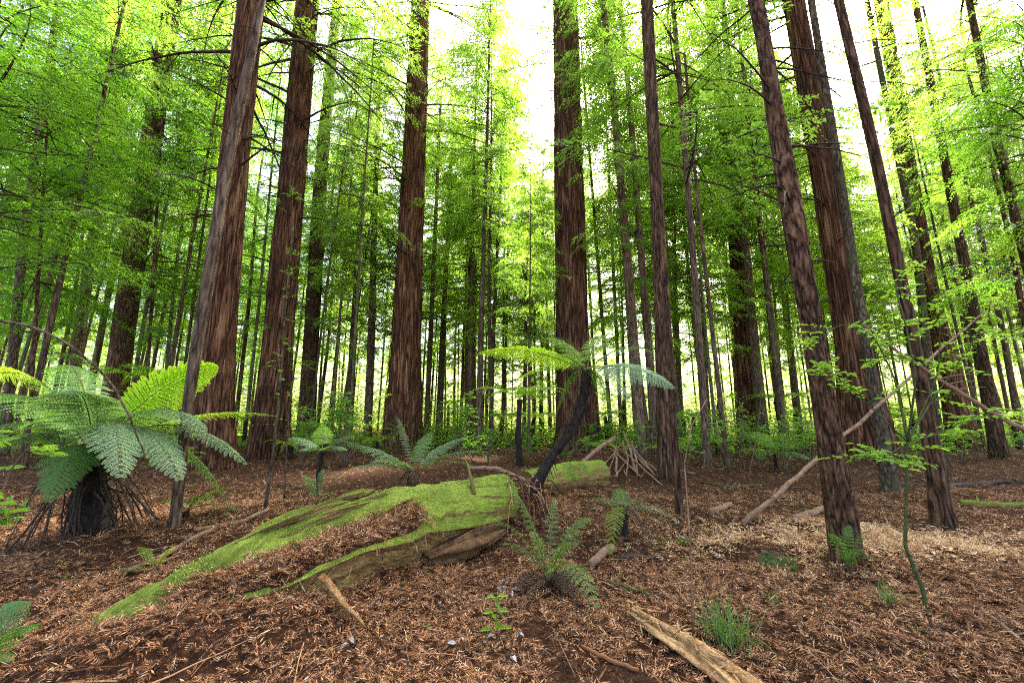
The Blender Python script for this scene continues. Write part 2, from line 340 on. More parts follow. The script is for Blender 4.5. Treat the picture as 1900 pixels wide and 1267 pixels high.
# ---------------------------------------------------------------- redwood crowns
def crown(seed, Ht, z0, rmax, nb, ntw, nl, ll, lw=.24, top=1.0, dens_low=.5, droop=.25, mats=None, azr=None, name='crown', bare=.15):
    r = np.random.default_rng(seed); mb = MB()
    u = np.sort(r.random(nb)); zz = z0+(Ht-z0)*u**(1/(1+(1-dens_low)*1.3))
    for z in zz:
        f = (z-z0)/(Ht-z0); L = rmax*(.45+.75*min(1, f*2.2+.35))*(1-f**3*.7)*r.uniform(.6, 1.15)
        a = r.random()*2*math.pi if azr is None else r.uniform(*azr); rise = r.uniform(-.1, .35)
        n = 7; t = np.linspace(0, 1, n)
        side = r.normal(0, .18)
        bx = np.stack([np.cos(a+side*t)*L*t, np.sin(a+side*t)*L*t, z+L*(rise*t-(droop+rise*.5)*t*t)], -1)
        mb.tube(bx, np.linspace(.007+.006*L, .003, n), 4, 1, cap=False)
        nt_ = max(3, int(ntw*L/rmax)); tt = bare+(1-bare)*(np.arange(nt_)+r.random(nt_))/nt_
        p = np.stack([np.interp(tt, t, bx[:, k]) for k in range(3)], -1)
        p2 = np.stack([np.interp(np.clip(tt+.05, 0, 1.0), t, bx[:, k]) for k in range(3)], -1)
        p1 = np.stack([np.interp(tt-.05, t, bx[:, k]) for k in range(3)], -1); T = nz(p2-p1)
        Sd = nz(np.cross(T, np.array([0, 0, 1.0]))); sg = np.where(np.arange(nt_) % 2, 1, -1)[:, None]
        td = nz(T*r.uniform(.5, 1.0, (nt_, 1))+Sd*sg*r.uniform(.6, 1.1, (nt_, 1))+np.array([0, 0, 1.0])*r.normal(-.18, .22, (nt_, 1)))
        tl = np.minimum(L, 3)*.34*(1-.55*tt)*r.uniform(.6, 1.3, nt_)+.12
        # leaflets along each twig
        s = (np.arange(nl)+.5)/nl
        q = p[:, None]+td[:, None]*(tl[:, None]*s[None])[..., None]; q[..., 2] -= .28*tl[:, None]*s[None]**2
        q = q+r.normal(0, .012+.02*ll, q.shape)
        tn = nz(np.cross(td, Sd)+r.normal(0, .2, td.shape)); ts = nz(np.cross(td, tn))
        sg2 = np.where(np.arange(nl) % 2, 1., -1.)[None, :, None]
        ld = nz(td[:, None]*.8+ts[:, None]*sg2*.8+r.normal(0, .2, q.shape)); ld[..., 2] -= .12; ld = nz(ld)
        lsd = nz(np.cross(ld, tn[:, None]+r.normal(0, .22, q.shape)))
        ln = ll*r.uniform(.6, 1.3, (nt_, nl))*(1-.35*s[None])
        mb.kites(q.reshape(-1, 3), ld.reshape(-1, 3), lsd.reshape(-1, 3), ln.ravel(), ln.ravel()*lw, 0)
    return mb.mesh(name, mats or [M['leaf'], M['twig']], False)
CR = [crown(100+k, 26, 2.5, 3.2+.5*(k % 3), 104, 20, 15, .19, .38, dens_low=.2, bare=.25) for k in range(4)]
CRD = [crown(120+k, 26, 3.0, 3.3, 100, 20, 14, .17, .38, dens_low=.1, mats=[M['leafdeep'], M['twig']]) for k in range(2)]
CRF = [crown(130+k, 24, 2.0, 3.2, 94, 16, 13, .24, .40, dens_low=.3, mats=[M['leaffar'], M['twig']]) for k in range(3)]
CRN = [crown(140+k, 26, 2.5, 3.0, 95, 26, 20, .11, .38, dens_low=-.1, bare=.25) for k in range(2)]
CRB = [crown(150+k, 30, 12, 4.2, 60, 26, 20, .13, .3, dens_low=.3, mats=[M['leaf'], M['twig']], bare=.35) for k in range(2)]
CRT = [crown(170+k, 26, 15, 4.6, 60, 18, 15, .17, .38, bare=.2) for k in range(2)]  # high crowns of the bigger trunks, added for their overhead shade
CRL = [crown(160+k, 14, 3.6, 3.2, 62, 28, 20, .11, .40, dens_low=.6, mats=[M['leafdeep'], M['twig']]) for k in range(2)]

# ---------------------------------------------------------------- trunks
def trunk_mesh(mb, pts, rad, k=24, step=.25, flare=.3, ridge=.06, seed=0, m=0, fl=.5):
    pts = np.asarray(pts, float); z = pts[:, 2]; rad = np.asarray(rad, float)
    step = min(step, .11) if k > 60 else step; n = max(6, int((z[-1]-z[0])/step)); f = np.linspace(0, 1, n)**1.25; zz = z[0]+(z[-1]-z[0])*f
    cx = np.interp(zz, z, pts[:, 0]); cyy = np.interp(zz, z, pts[:, 1]); rr = np.interp(zz, z, rad)
    kk = max(1, n//14); ker = np.ones(2*kk+1)/(2*kk+1)
    sm = lambda a: np.convolve(np.pad(a, kk, mode='reflect', reflect_type='odd'), ker, 'valid')
    cx, cyy = sm(cx), sm(cyy)
    ang = np.arange(k)/k*2*math.pi; zr = (zz-z[0])[:, None]
    lob = 1+.5*np.cos(ang*3+seed)[None]*.5+.3*np.cos(ang*5+seed*2)[None]*.5
    R_ = rr[:, None]*(1+.85*flare*np.exp(-zr/(fl*(.4+rr[0]*1.6)))*lob)
    rn = fbm(np.cos(ang)[None]*k/9+seed*3.1+20, np.sin(ang)[None]*k/9+20, zr*.55+seed, 3)
    R_ = R_*(1+ridge*2*rn)
    if k > 60:     # deep vertical fissures of old bark
        q = rr[0]*5.2; wz = .35*fbm(np.cos(ang)[None]*2+seed, np.sin(ang)[None]*2+9, zr*.9)
        a_ = 1-np.abs(vnoise(np.cos(ang+0*ang)[None]*q*1.6+30+wz, np.sin(ang)[None]*q*1.6+30+wz, zr*.32+seed))*5
        b_ = 1-np.abs(vnoise(np.cos(ang)[None]*q*3.1+50+wz, np.sin(ang)[None]*q*3.1+50-wz, zr*.6+seed))*5
        R_ = R_-(.035*np.clip(a_, 0, 1)+.016*np.clip(b_, 0, 1))*(.4+rr[:, None]*.9)
    v = np.stack([cx[:, None]+R_*np.cos(ang), cyy[:, None]+R_*np.sin(ang), np.repeat(zz[:, None], k, 1)], -1)
    i = np.arange(n-1)[:, None]*k; j = np.arange(k)[None]; j2 = (j+1) % k
    mb.add(v, np.stack([i+j, i+j2, i+k+j2, i+k+j], -1).reshape(-1, 4), None, m)

def dead_branch(mb, p, az, L, r, droop=.35, rise=.1, r0=.018, sub=7):
    t = np.linspace(0, 1, 10); wob = r.normal(0, .12)
    b = np.stack([p[0]+np.cos(az+wob*t)*L*t, p[1]+np.sin(az+wob*t)*L*t, p[2]+L*(rise*t-droop*t*t)+r.normal(0, .02, 10)*L*.25], -1)
    b[0] = p; mb.tube(b, r0*(1-.85*t), 5, 0, cap=False)
    for _ in range(sub):
        s = r.uniform(.2, .95); q = np.array([np.interp(s, t, b[:, k]) for k in range(3)])
        a2 = az+r.choice([-1, 1])*r.uniform(.4, 1.1); l2 = L*r.uniform(.15, .4)*(1.1-s*.5); u = np.linspace(0, 1, 6)
        c = np.stack([q[0]+np.cos(a2)*l2*u, q[1]+np.sin(a2)*l2*u, q[2]+l2*(r.uniform(-.3, .25)*u-r.uniform(.1, .6)*u*u)], -1)
        mb.tube(c, r0*.4*(1-.8*u)*(1.2-s), 4, 0, cap=False)

def sprig(mb, p, d, L, r, n=26, ll=.08):        # small live redwood spray on a trunk
    t = np.linspace(0, 1, 6); c = p+np.outer(t, d)*L; c[:, 2] -= .35*L*t**2; mb.tube(c, .006*(1-.7*t), 4, 1, cap=False)
    for _ in range(5):
        s = r.uniform(.1, 1); q = c[0]+(c[-1]-c[0])*s; dd = nz(d+r.normal(0, .7, 3)); m_ = n//2; ss = np.linspace(0, 1, m_)[:, None]
        b = q+dd*ss*L*.5; b[:, 2] -= .1*L*ss[:, 0]**2; sd0 = nz(np.cross(dd, [0, 0, 1.0])); sg = np.where(np.arange(m_) % 2, 1, -1)[:, None]
        ld = nz(dd*.7+sd0*sg+r.normal(0, .2, (m_, 3))); mb.kites(b, ld, nz(np.cross(ld, r.normal(0, .3, (m_, 3))+[0, 0, 1])), ll*r.uniform(.6, 1.2, m_), ll*.27, 0)

def tree(name, pts, mat, label, depth=None, crown_=None, dead=0, sprigs=0, topz=26, k=28, flare=.3, ridge=.06, group=None, dlen=(1, 3), dr=None, cs=None):
    """pts: (px, py, width) from the foot upward."""
    px, py, wd = pts[0]; base = G(px, py)
    if depth: base = P(px, py, depth); base[2] = float(H(base[0], base[1]))
    D = base[1]; W, rad = [], []
    for i_, (a, b, c_) in enumerate(pts):
        q = base.copy() if i_ == 0 else P(a, b, D)
        fd = q[1]*CP+(q[2]-CAMH)*SP; al = math.atan((a-CX)/F); W.append(q); rad.append(c_/2/F*fd*math.cos(al))
    W = np.array(W); rad = np.array(rad)
    if W[-1][2] < topz:
        s = (W[-1]-W[0])/(W[-1][2]-W[0][2]) if len(W) < 3 else (W[-1]-W[-2])/(W[-1][2]-W[-2][2])*.5+(W[-1]-W[0])/(W[-1][2]-W[0][2])*.5
        dz = topz-W[-1][2]; W = np.vstack([W, W[-1]+s*dz]); rad = np.append(rad, rad[-1]*max(.25, 1-dz*.05))
    W[0][2] -= .12; o = thing(name, (W[0][0], W[0][1], W[0][2]+.12), label, 'tree', group)
    mb = MB(); r = np.random.default_rng(int(px*7+py)); trunk_mesh(mb, W, rad, k, .2 if D < 20 else .5, flare, ridge, px*.013)
    mb.build('trunk', M[mat], o)
    ax = W[-1]-W[0]; lean = (math.atan2(-ax[1], ax[2])*1, math.atan2(ax[0], ax[2]), 0)
    if crown_ is not None: link('crown', crown_, o, lean, cs or (1, 1, 1))
    at = lambda z: np.array([np.interp(z, W[:, 2], W[:, i]) for i in range(3)])
    vis = lambda y_: P(px, y_, D)[2]
    for j in range(dead):
        z = r.uniform(vis(620), max(vis(0)*1.08, vis(0)+1)); p = at(z); az = r.uniform(0, 2*math.pi)
        if r.random() < .6: az = r.choice([0, math.pi])+r.normal(0, .5)
        rr = np.interp(z, W[:, 2], rad); p = p+np.array([math.cos(az), math.sin(az), 0])*rr*.8
        b = MB(); zf = (z-vis(620))/(vis(0)-vis(620)); L = r.uniform(*dlen)*(.35+1.0*zf)
        dead_branch(b, p, az, L, r, r.uniform(.1, .5), r.uniform(-.1, .35), (dr or (.008+.009*L)*(1+.03*D)), 9 if L > 1.2 else 3); b.build('branch', M['twig'], o)
    if sprigs:
        b = MB()
        for j in range(sprigs):
            z = r.uniform(vis(sprigs_rng[1]), vis(sprigs_rng[0])); p = at(z); az = r.uniform(0, 2*math.pi); rr = np.interp(z, W[:, 2], rad)
            dd = np.array([math.cos(az), math.sin(az), r.uniform(-.2, .5)]); sprig(b, p+dd*[1, 1, 0]*rr*.85, nz(dd), r.uniform(.3, .8)*(D/12)**.3, r, 26, .07+.003*D)
        b.build('foliage', [M['leaf'], M['twig']], o)
    return o
sprigs_rng = (0, 400)
RT = 'redwood_tree'
tree(RT, [(203, 835, 66), (225, 640, 47), (262, 400, 44), (297, 150, 38), (321, 0, 33)], 'brown', 'tall leaning redwood behind the big tree fern at left, leafy sprouts on its trunk', 17, CRB[0], 16, 40, dlen=(1.5, 3.5))
tree(RT, [(392, 872, 92), (405, 640, 66), (434, 300, 56), (467, 0, 50)], 'red', 'massive deeply furrowed redwood with a slim curving trunk crossing in front of it', 11.9, CRT[0], 34, dlen=(1.2, 4), ridge=.06, k=150)
tree('slender_tree', [(325, 978, 24), (343, 800, 21), (352, 720, 24), (380, 560, 26), (405, 400, 24), (438, 220, 21), (470, 90, 17), (487, 0, 14)], 'bgbrown', 'slim brown curving tree rising beside the big tree fern and crossing a massive redwood', None, None, 12, topz=13, k=16, flare=.1, dlen=(.5, 1.8), dr=.009, ridge=.05)
sprigs_rng = (260, 760)
tree(RT, [(500, 852, 80), (515, 640, 60), (541, 350, 50), (571, 0, 41)], 'red', 'large dark redwood with green sprouts up its trunk, second giant from the left fern', 14.8, CRT[1], 24, 60, dlen=(1.4, 4), ridge=.06, k=140)
tree(RT, [(565, 835, 36), (577, 640, 30), (597, 300, 24), (626, 0, 17)], 'brown', 'paler redwood standing just behind the dark sprouted giant', 24, CRB[1], 4, 20, cs=(.7, .7, .8))
tree(RT, [(748, 815, 74), (754, 640, 55), (768, 300, 43), (781, 0, 34)], 'red', 'straight furrowed redwood standing behind the silver ferns left of centre', 20, CRT[0], 32, dlen=(2.5, 7), ridge=.06, k=150, dr=.05)
sprigs_rng = (20, 130)
tree(RT, [(1076, 838, 84), (1062, 640, 61), (1055, 320, 54), (1049, 0, 45)], 'red', 'straight reddish giant redwood in the centre behind the mossy log', 18, CRT[1], 4, 16, dlen=(1, 3), ridge=.05, k=160)
sprigs_rng = (0, 500)
tree(RT, [(1236, 893, 33), (1222, 430, 25), (1197, 0, 17)], 'brown', 'dark straight redwood with a thin curved stem pressed against its right side', None, CRT[0], 14, dlen=(.6, 2.4), k=24, cs=(.7, .7, 1))
tree('slender_tree', [(1260, 957, 17), (1257, 860, 13), (1246, 760, 13), (1243, 640, 11), (1226, 380, 10), (1208, 0, 7)], 'brown', 'thin curved stem rising close in front of a dark redwood, right of centre', None, None, 4, topz=10, k=12, flare=.15, dlen=(.3, 1), dr=.006)
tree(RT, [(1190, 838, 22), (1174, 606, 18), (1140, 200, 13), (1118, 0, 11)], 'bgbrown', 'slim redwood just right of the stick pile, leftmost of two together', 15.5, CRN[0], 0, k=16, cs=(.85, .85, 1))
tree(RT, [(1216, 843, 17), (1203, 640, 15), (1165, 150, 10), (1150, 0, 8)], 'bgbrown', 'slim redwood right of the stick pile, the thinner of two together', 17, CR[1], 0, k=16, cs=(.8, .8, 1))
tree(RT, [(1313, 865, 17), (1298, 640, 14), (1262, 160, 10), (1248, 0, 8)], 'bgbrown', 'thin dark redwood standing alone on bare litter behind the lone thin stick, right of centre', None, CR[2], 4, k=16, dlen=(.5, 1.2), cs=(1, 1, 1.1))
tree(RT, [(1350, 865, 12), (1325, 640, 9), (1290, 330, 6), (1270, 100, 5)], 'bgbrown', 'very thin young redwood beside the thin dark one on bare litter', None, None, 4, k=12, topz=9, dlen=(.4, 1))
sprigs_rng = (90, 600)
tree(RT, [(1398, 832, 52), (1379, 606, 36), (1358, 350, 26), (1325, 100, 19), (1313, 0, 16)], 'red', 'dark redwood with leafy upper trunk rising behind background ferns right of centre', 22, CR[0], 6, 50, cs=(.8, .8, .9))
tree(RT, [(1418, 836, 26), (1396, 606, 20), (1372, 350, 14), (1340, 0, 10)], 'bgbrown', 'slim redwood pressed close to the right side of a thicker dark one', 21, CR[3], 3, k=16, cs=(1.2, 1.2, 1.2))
tree(RT, [(1572, 1042, 72), (1532, 760, 50), (1506, 606, 43), (1462, 354, 44), (1425, 120, 34), (1402, 0, 30)], 'plate', 'leaning trunk with plated bark, nearest tree at right with a small fern at its foot', None, CRT[0], 22, topz=22, dlen=(.3, 1.6), k=110, dr=.014, flare=.22, ridge=.05)
tree(RT, [(1613, 856, 118), (1580, 640, 64), (1535, 354, 52), (1472, 0, 40)], 'red', 'huge dark furrowed redwood right behind the nearest plated trunk', 13.5, CRT[1], 40, dlen=(.8, 3), ridge=.06, k=150, flare=.4)
tree(RT, [(1652, 912, 36), (1625, 740, 24), (1593, 555, 21), (1563, 354, 17), (1505, 0, 14)], 'grey', 'slim greyish trunk in front of the huge furrowed redwood at right', None, None, 8, dlen=(.3, 1.4), k=18, topz=15, dr=.008)
tree(RT, [(1750, 977, 52), (1718, 750, 32), (1689, 606, 27), (1624, 283, 22), (1555, 0, 18)], 'brown', 'leaning brown trunk standing clear on litter, second nearest tree at right', None, CRT[1], 16, dlen=(.4, 1.8), k=30, topz=22, dr=.009, flare=.25)
sprigs_rng = (0, 330)
tree(RT, [(1790, 822, 66), (1730, 555, 32), (1694, 354, 29), (1634, 0, 27)], 'red', 'redwood with a leafy green upper trunk behind the bright sapling at right', 19, CRB[1], 6, 30, cs=(.8, .8, .9), flare=.4)
tree(RT, [(1745, 838, 20), (1718, 640, 19), (1700, 455, 17), (1664, 283, 13), (1608, 0, 10)], 'grey', 'thin grey trunk running just left of the leafy upper trunk at right', 18, None, 8, dlen=(.6, 2), k=14)
tree(RT, [(1856, 856, 40), (1811, 606, 25), (1745, 253, 18), (1697, 0, 13)], 'brown', 'dark leaning redwood at far right with glare on its upper trunk', 14.5, None, 14, dlen=(.8, 2.6), k=24)
tree(RT, [(1985, 870, 34), (1912, 520, 21), (1841, 227, 18), (1798, 0, 14)], 'brown', 'dark redwood cut off by the right edge of the photo, foot out of view', 12.5, CRN[1], 14, dlen=(.8, 2.6), k=20, cs=(1, 1, .9))
tree(RT, [(1950, 850, 16), (1902, 600, 14), (1876, 455, 12), (1841, 303, 9), (1788, 110, 6)], 'brown', 'thin dark redwood just left of the one cut by the right edge', 15, None, 10, dlen=(.5, 1.8), k=12, topz=17)
tree(RT, [(1897, 835, 18), (1866, 640, 14), (1831, 480, 12), (1790, 328, 10), (1745, 150, 7)], 'bgbrown', 'slim redwood between the dark leaning one and the right edge', 20, CR[0], 6, k=12, cs=(.7, .7, .9))
tree(RT, [(1822, 835, 12), (1795, 640, 10), (1765, 480, 8), (1720, 253, 6)], 'bgbrown', 'faint thin pale redwood left of the dark leaning one at far right', 24, CR[1], 0, k=10, cs=(.7, .7, .8))
tree(RT, [(60, 765, 14), (95, 590, 15), (130, 440, 13), (165, 300, 11), (205, 120, 8)], 'bgbrown', 'slim dark redwood on the left rising behind the fern into dense green foliage', 12, CRN[0], 6, k=16, dlen=(.5, 1.5), topz=18, cs=(.8, .8, .75))
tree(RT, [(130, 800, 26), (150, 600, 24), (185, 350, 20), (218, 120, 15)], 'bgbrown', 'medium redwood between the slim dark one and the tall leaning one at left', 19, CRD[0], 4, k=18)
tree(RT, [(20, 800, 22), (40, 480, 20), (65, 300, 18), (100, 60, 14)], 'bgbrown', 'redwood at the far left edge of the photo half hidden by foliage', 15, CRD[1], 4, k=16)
tree(RT, [(873, 815, 24), (873, 640, 20), (877, 480, 16), (884, 330, 10)], 'bgbrown', 'thick dark trunk wrapped in leaves deep behind the straight redwood left of centre', 28, CR[0], 0, 40, k=16, topz=20, cs=(.8, .8, .75))
tree(RT, [(645, 800, 15), (657, 600, 13), (668, 420, 10), (680, 260, 7)], 'bgbrown', 'slim redwood behind the yellow green bush, left of the straight redwood', 26, CR[2], 0, k=12, cs=(1, 1, .9))
tree(RT, [(683, 800, 17), (690, 600, 14), (694, 420, 11), (700, 260, 8)], 'bgbrown', 'slightly thicker slim redwood beside the yellow green bush', 24, CR[3], 0, k=12)
tree(RT, [(790, 820, 11), (800, 600, 9), (812, 320, 7)], 'bgbrown', 'slim trunk just right of the straight redwood left of centre', 27, CR[1], 0, k=12, cs=(1.1, 1.1, 1.2))
tree(RT, [(815, 815, 12), (823, 600, 9), (836, 320, 7)], 'bgbrown', 'second slim trunk right of the straight redwood left of centre', 28, CR[2], 0, k=12)
tree(RT, [(888, 825, 13), (893, 600, 10), (901, 350, 7), (905, 200, 5)], 'bgbrown', 'slim redwood just right of the leaf wrapped trunk deep in the centre', 19, CR[3], 0, k=12)
tree(RT, [(910, 815, 9), (916, 600, 7), (927, 380, 5)], 'bgbrown', 'very slim redwood in the centre, left of the black fern trunk', 24, CR[0], 0, k=12, cs=(.9, .9, .9))
tree(RT, [(972, 820, 8), (976, 600, 6), (979, 370, 5)], 'bgbrown', 'thin redwood in the bright gap left of the reddish giant', 24, CR[1], 0, k=10, topz=15, cs=(.8, .8, .5))
tree(RT, [(1135, 812, 9), (1118, 600, 7), (1095, 300, 5)], 'bgbrown', 'thin dark redwood just right of the reddish giant', 22, CR[2], 0, k=10, cs=(.7, .7, .8))
# dense near foliage at upper left and right
tree('young_redwood', [(-70, 900, 16), (-40, 500, 13)], 'brown', 'dense leafy young redwood at the left edge filling the upper left corner', 8.5, CRL[0], 0, topz=13, k=12)
tree('young_redwood', [(60, 830, 9), (72, 500, 8)], 'brown', 'bushy green young redwood behind the left tree fern, second from the left edge', 11.5, CRL[1], 0, topz=14, k=12, cs=(1.05, 1.05, 1.1))
tree('young_redwood', [(268, 832, 8), (285, 500, 7)], 'brown', 'leafy young redwood between the left tree fern and the massive redwood', 16, CRL[0], 0, topz=15, k=12, cs=(1.1, 1.1, 1.2))
tree('young_redwood', [(1960, 900, 12), (1930, 500, 10)], 'brown', 'leafy young redwood beyond the right edge reaching in with dark sprays', 11, CRL[1], 0, topz=14, k=12, cs=(.9, .9, 1.1))

# ---------------------------------------------------------------- background redwoods, copied
def proto(seed, cm, mat, rb=.12, Ht=26, low=0):
    o = thing('background_redwood', (0, 0, 0), 'x', 'tree'); mb = MB()
    r = np.random.default_rng(seed); W = np.array([[0, 0, -.5], [r.normal(0, .1), r.normal(0, .1), 8], [r.normal(0, .15), 0, 16], [0, 0, Ht]])
    trunk_mesh(mb, W, [rb, rb*.8, rb*.5, rb*.1], 12, .6, .15, .05, seed); mb.build('trunk', M[mat], o); link('crown', cm, o); return o
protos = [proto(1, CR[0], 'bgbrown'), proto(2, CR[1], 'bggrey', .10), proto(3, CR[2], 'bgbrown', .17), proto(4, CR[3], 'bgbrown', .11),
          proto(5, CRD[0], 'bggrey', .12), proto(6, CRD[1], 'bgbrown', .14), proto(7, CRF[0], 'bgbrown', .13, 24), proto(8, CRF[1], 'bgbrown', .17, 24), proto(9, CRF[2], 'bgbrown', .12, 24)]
used = [False]*9
def skyline(px):
    # how high in the photo the crowns of the far trees reach (a pixel row), with the bright gaps
    r_ = float(np.interp(px, [0, 330, 520, 600, 660, 800, 930, 985, 1030, 1090, 1180, 1260, 1300, 1400, 1480, 1560, 1620, 1700, 1790, 1850, 1900],
                 [-900, -700, -300, -100, -400, -500, -150, 330, 330, -200, -400, -300, 200, -200, -300, -100, 330, 330, 150, -200, -300]))
    return r_
placed = [(0, 0)]; cnt = 0; r = np.random.default_rng(5)
for o_ in list(COL.objects):
    if o_.parent is None and o_.get('category') == 'tree' and o_.name.startswith(('redwood', 'slender', 'young')): placed.append((o_.location.x, o_.location.y))
tries = 0
while cnt < 262 and tries < 20000:
    tries += 1
    y = math.sqrt(r.uniform(17**2, 54**2)) if r.random() < .75 else r.uniform(17, 35); x = r.uniform(-1.42, 1.42)*y
    px = CX+F*x/(y*CP)*1.0
    if any((x-a)**2+(y-b)**2 < (1.1+.02*y)**2 for a, b in placed): continue
    if px > 950 and y > 48 and r.random() < .4: continue
    if y < 27 and any(abs(px-c_) < 75 for c_ in (754, 1060)): continue
    if y < 22 and any(abs(px-c_) < 40 for c_ in (420, 530, 1550, 1700)): continue
    placed.append((x, y))
    if px < 480: i_ = r.choice([4, 5, 0, 1, 3], p=[.3, .3, .15, .15, .1])
    elif y > 38: i_ = r.choice([6, 7, 8])
    else: i_ = r.choice([0, 1, 2, 3, 8])
    if used[i_]: o = copy_tree(protos[i_])
    else: o = protos[i_]; used[i_] = True
    z = float(H(x, y)); o.location = (x, y, z)
    topy = skyline(px)+r.normal(0, 70); zt = P(px, topy, y)[2]; base_h = 26 if i_ < 6 else 24
    h = min(r.uniform(24, 34)-max(0, y-24)*.36, max(zt, 6+y*.12)); sz = h/base_h; sx = r.uniform(.55, 1.05)*(.55+.45*sz)
    o.scale = (sx, sx, sz); o.rotation_euler = (r.normal(0, .02), r.normal(0, .022), r.random()*6.28)
    zone = 'left' if px < 480 else ('centre' if px < 1150 else 'right'); deep = 'far' if y > 34 else 'near'
    lab = {('left', 'near'): 'slim green bearded redwood in the dim crowded stand on the left', ('left', 'far'): 'slender distant redwood deep in the dim stand on the left',
           ('centre', 'near'): 'slim young redwood among the bright stand behind the mossy log', ('centre', 'far'): 'slender distant sunlit redwood far behind the mossy log',
           ('right', 'near'): 'slim young redwood in the stand behind the large leaning trunks on the right', ('right', 'far'): 'slender distant redwood far behind the leaning trunks on the right'}[(zone, deep)]
    o['label'] = lab; o['group'] = {'near': 'slim redwoods of the ', 'far': 'distant redwoods of the '}[deep]+zone+' stand'; cnt += 1
for k_, u in enumerate(used):
    if not u:
        for ch in list(protos[k_].children): bpy.data.objects.remove(ch)
        bpy.data.objects.remove(protos[k_])

# far woodland and undergrowth, masses nobody could count
def mass(name, n, y0, y1, hfun, ll, mat, label, cat, seed, clump=1.2, az=1.45):
    r = np.random.default_rng(seed); mb = MB(); y = r.uniform(y0, y1, n); x = r.uniform(-az, az, n)*y
    cl = fbm(x*.22+30, y*.22+30); hh = np.array(hfun(x, y))*np.clip(.75+clump*cl, .12, 1.6); z = H(x, y)+r.random(n)**1.2*hh
    keep = fbm(x*.8+3, y*.8, z*.8) > -.12; x, y, z = x[keep], y[keep], z[keep]; n = len(x)
    a = r.random(n)*6.28; d = nz(np.stack([np.cos(a), np.sin(a), r.normal(-.1, .3, n)], -1)); s_ = nz(np.cross(d, nz(r.normal(0, .5, (n, 3))+[0, 0, 1])))
    mb.kites(np.stack([x, y, z], -1), d, s_, ll*r.uniform(.5, 1.4, n), ll*.42*r.uniform(.6, 1.2, n))
    return tag(mb.build(name, mat, smooth=False), label, cat, kind='stuff')
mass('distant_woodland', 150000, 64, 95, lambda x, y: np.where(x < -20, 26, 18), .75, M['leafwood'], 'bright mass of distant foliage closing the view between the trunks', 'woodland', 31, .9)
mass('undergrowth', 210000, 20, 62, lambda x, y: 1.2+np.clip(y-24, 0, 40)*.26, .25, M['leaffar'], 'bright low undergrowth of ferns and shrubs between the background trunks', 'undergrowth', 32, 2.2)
mass('undergrowth', 17000, 15, 23, lambda x, y: np.where(np.abs(x) > 1, .75, .4), .12, M['broad'], 'scattered low leafy plants on the litter before the background trunks', 'undergrowth', 33, 2.4)

# ---------------------------------------------------------------- the mossy fallen log
def sweep(mb, C, Rr, prof, k=48, n=140, seed=0.0, rough=.1, close=True):
    C = np.asarray(C, float); L = np.r_[0, np.cumsum(np.linalg.norm(np.diff(C, axis=0), axis=1))]; l = np.linspace(0, L[-1], n)
    c = np.stack([np.interp(l, L, C[:, i]) for i in range(3)], -1); ker = np.ones(9)/9
    for i in range(3): c[:, i] = np.convolve(np.pad(c[:, i], 4, mode='reflect', reflect_type='odd'), ker, 'valid')
    rr = np.interp(l, L, np.asarray(Rr, float)); t = nz(np.gradient(c, axis=0)); side = nz(np.cross(t, [0, 0, 1.0])); up = np.cross(side, t)
    ang = np.arange(k)/k*2*math.pi; s = l/L[-1]; f = prof(s[:, None], ang[None])
    nn = fbm(np.cos(ang)[None]*2.6+seed+30, np.sin(ang)[None]*2.6+30, l[:, None]*.8+seed, 3)+.8*np.abs(fbm(np.cos(ang)[None]*8+seed+30, np.sin(ang)[None]*8+30, l[:, None]*.9, 3))-.25*(fbm(np.cos(ang)[None]*14+seed, np.sin(ang)[None]*14+30, l[:, None]*1.2, 2) > .25)
    rad = rr[:, None]*f*(1+rough*2*nn)
    v = c[:, None]+rad[..., None]*(side[:, None]*np.cos(ang)[None, :, None]+up[:, None]*np.sin(ang)[None, :, None])
    i = np.arange(n-1)[:, None]*k; j = np.arange(k)[None]; j2 = (j+1) % k; q = np.stack([i+j, i+j2, i+k+j2, i+k+j], -1).reshape(-1, 4)
    al = np.stack([np.repeat(l[:, None], k, 1), np.repeat(np.cos(ang)[None], n, 0)*.35, np.repeat(np.sin(ang)[None], n, 0)*.35], -1).reshape(-1, 3)
    v = v.reshape(-1, 3); mb.add(v, q); mb.al.append(al)
    # ragged recessed ends
    for e, o_ in ((0, 0), (n-1, (n-1)*k)):
        cen = c[e]+(t[e] if e == 0 else -t[e])*rr[e]*.35; ring = v[o_:o_+k]; inner = cen+(ring-c[e])*.55; jj = np.arange(k); j3 = (jj+1) % k
        vv = np.concatenate([ring, inner, cen[None]]); qq = np.stack([jj, j3, k+j3, k+jj], -1); tt = np.stack([k+jj, k+j3, np.full(k, 2*k)], -1)
        if e == 0: qq, tt = qq[:, ::-1], tt[:, ::-1]
        mb.add(vv, qq, tt); mb.al.append(np.concatenate([al[o_:o_+k], al[o_:o_+k]*.6, al[o_:o_+1]]))
    return v, n, k
def finish(mb, name, mat, parent):
    o = mb.build(name, mat, parent); at = o.data.attributes.new('along', 'FLOAT_VECTOR', 'POINT'); at.data.foreach_set('vector', np.concatenate(mb.al).astype(np.float32).ravel()); return o
def fuzz(verts, name, parent, n, r, cond=.2, ll=.02):
    v = verts; mb = MB(); cz = v[:, 2]; ii = r.integers(0, len(v)-60, n); p = v[ii]*.5+v[ii+1]*.5+r.normal(0, .012, (n, 3))
    keep = (fbm(p[:, 0]*3, p[:, 1]*3, p[:, 2]*3) > .14); p = p[keep]; n = len(p)
    d = nz(r.normal(0, .7, (n, 3))+[0, 0, .8]); mb.kites(p, d, nz(np.cross(d, r.normal(0, 1, (n, 3)))), ll*r.uniform(.5, 1.4, n), ll*.3)
    return mb.build(name, M['mossfuzz'], parent, smooth=False)
def Gs(px, py, dz=.02): p = G(px, py); p[2] += dz; return p
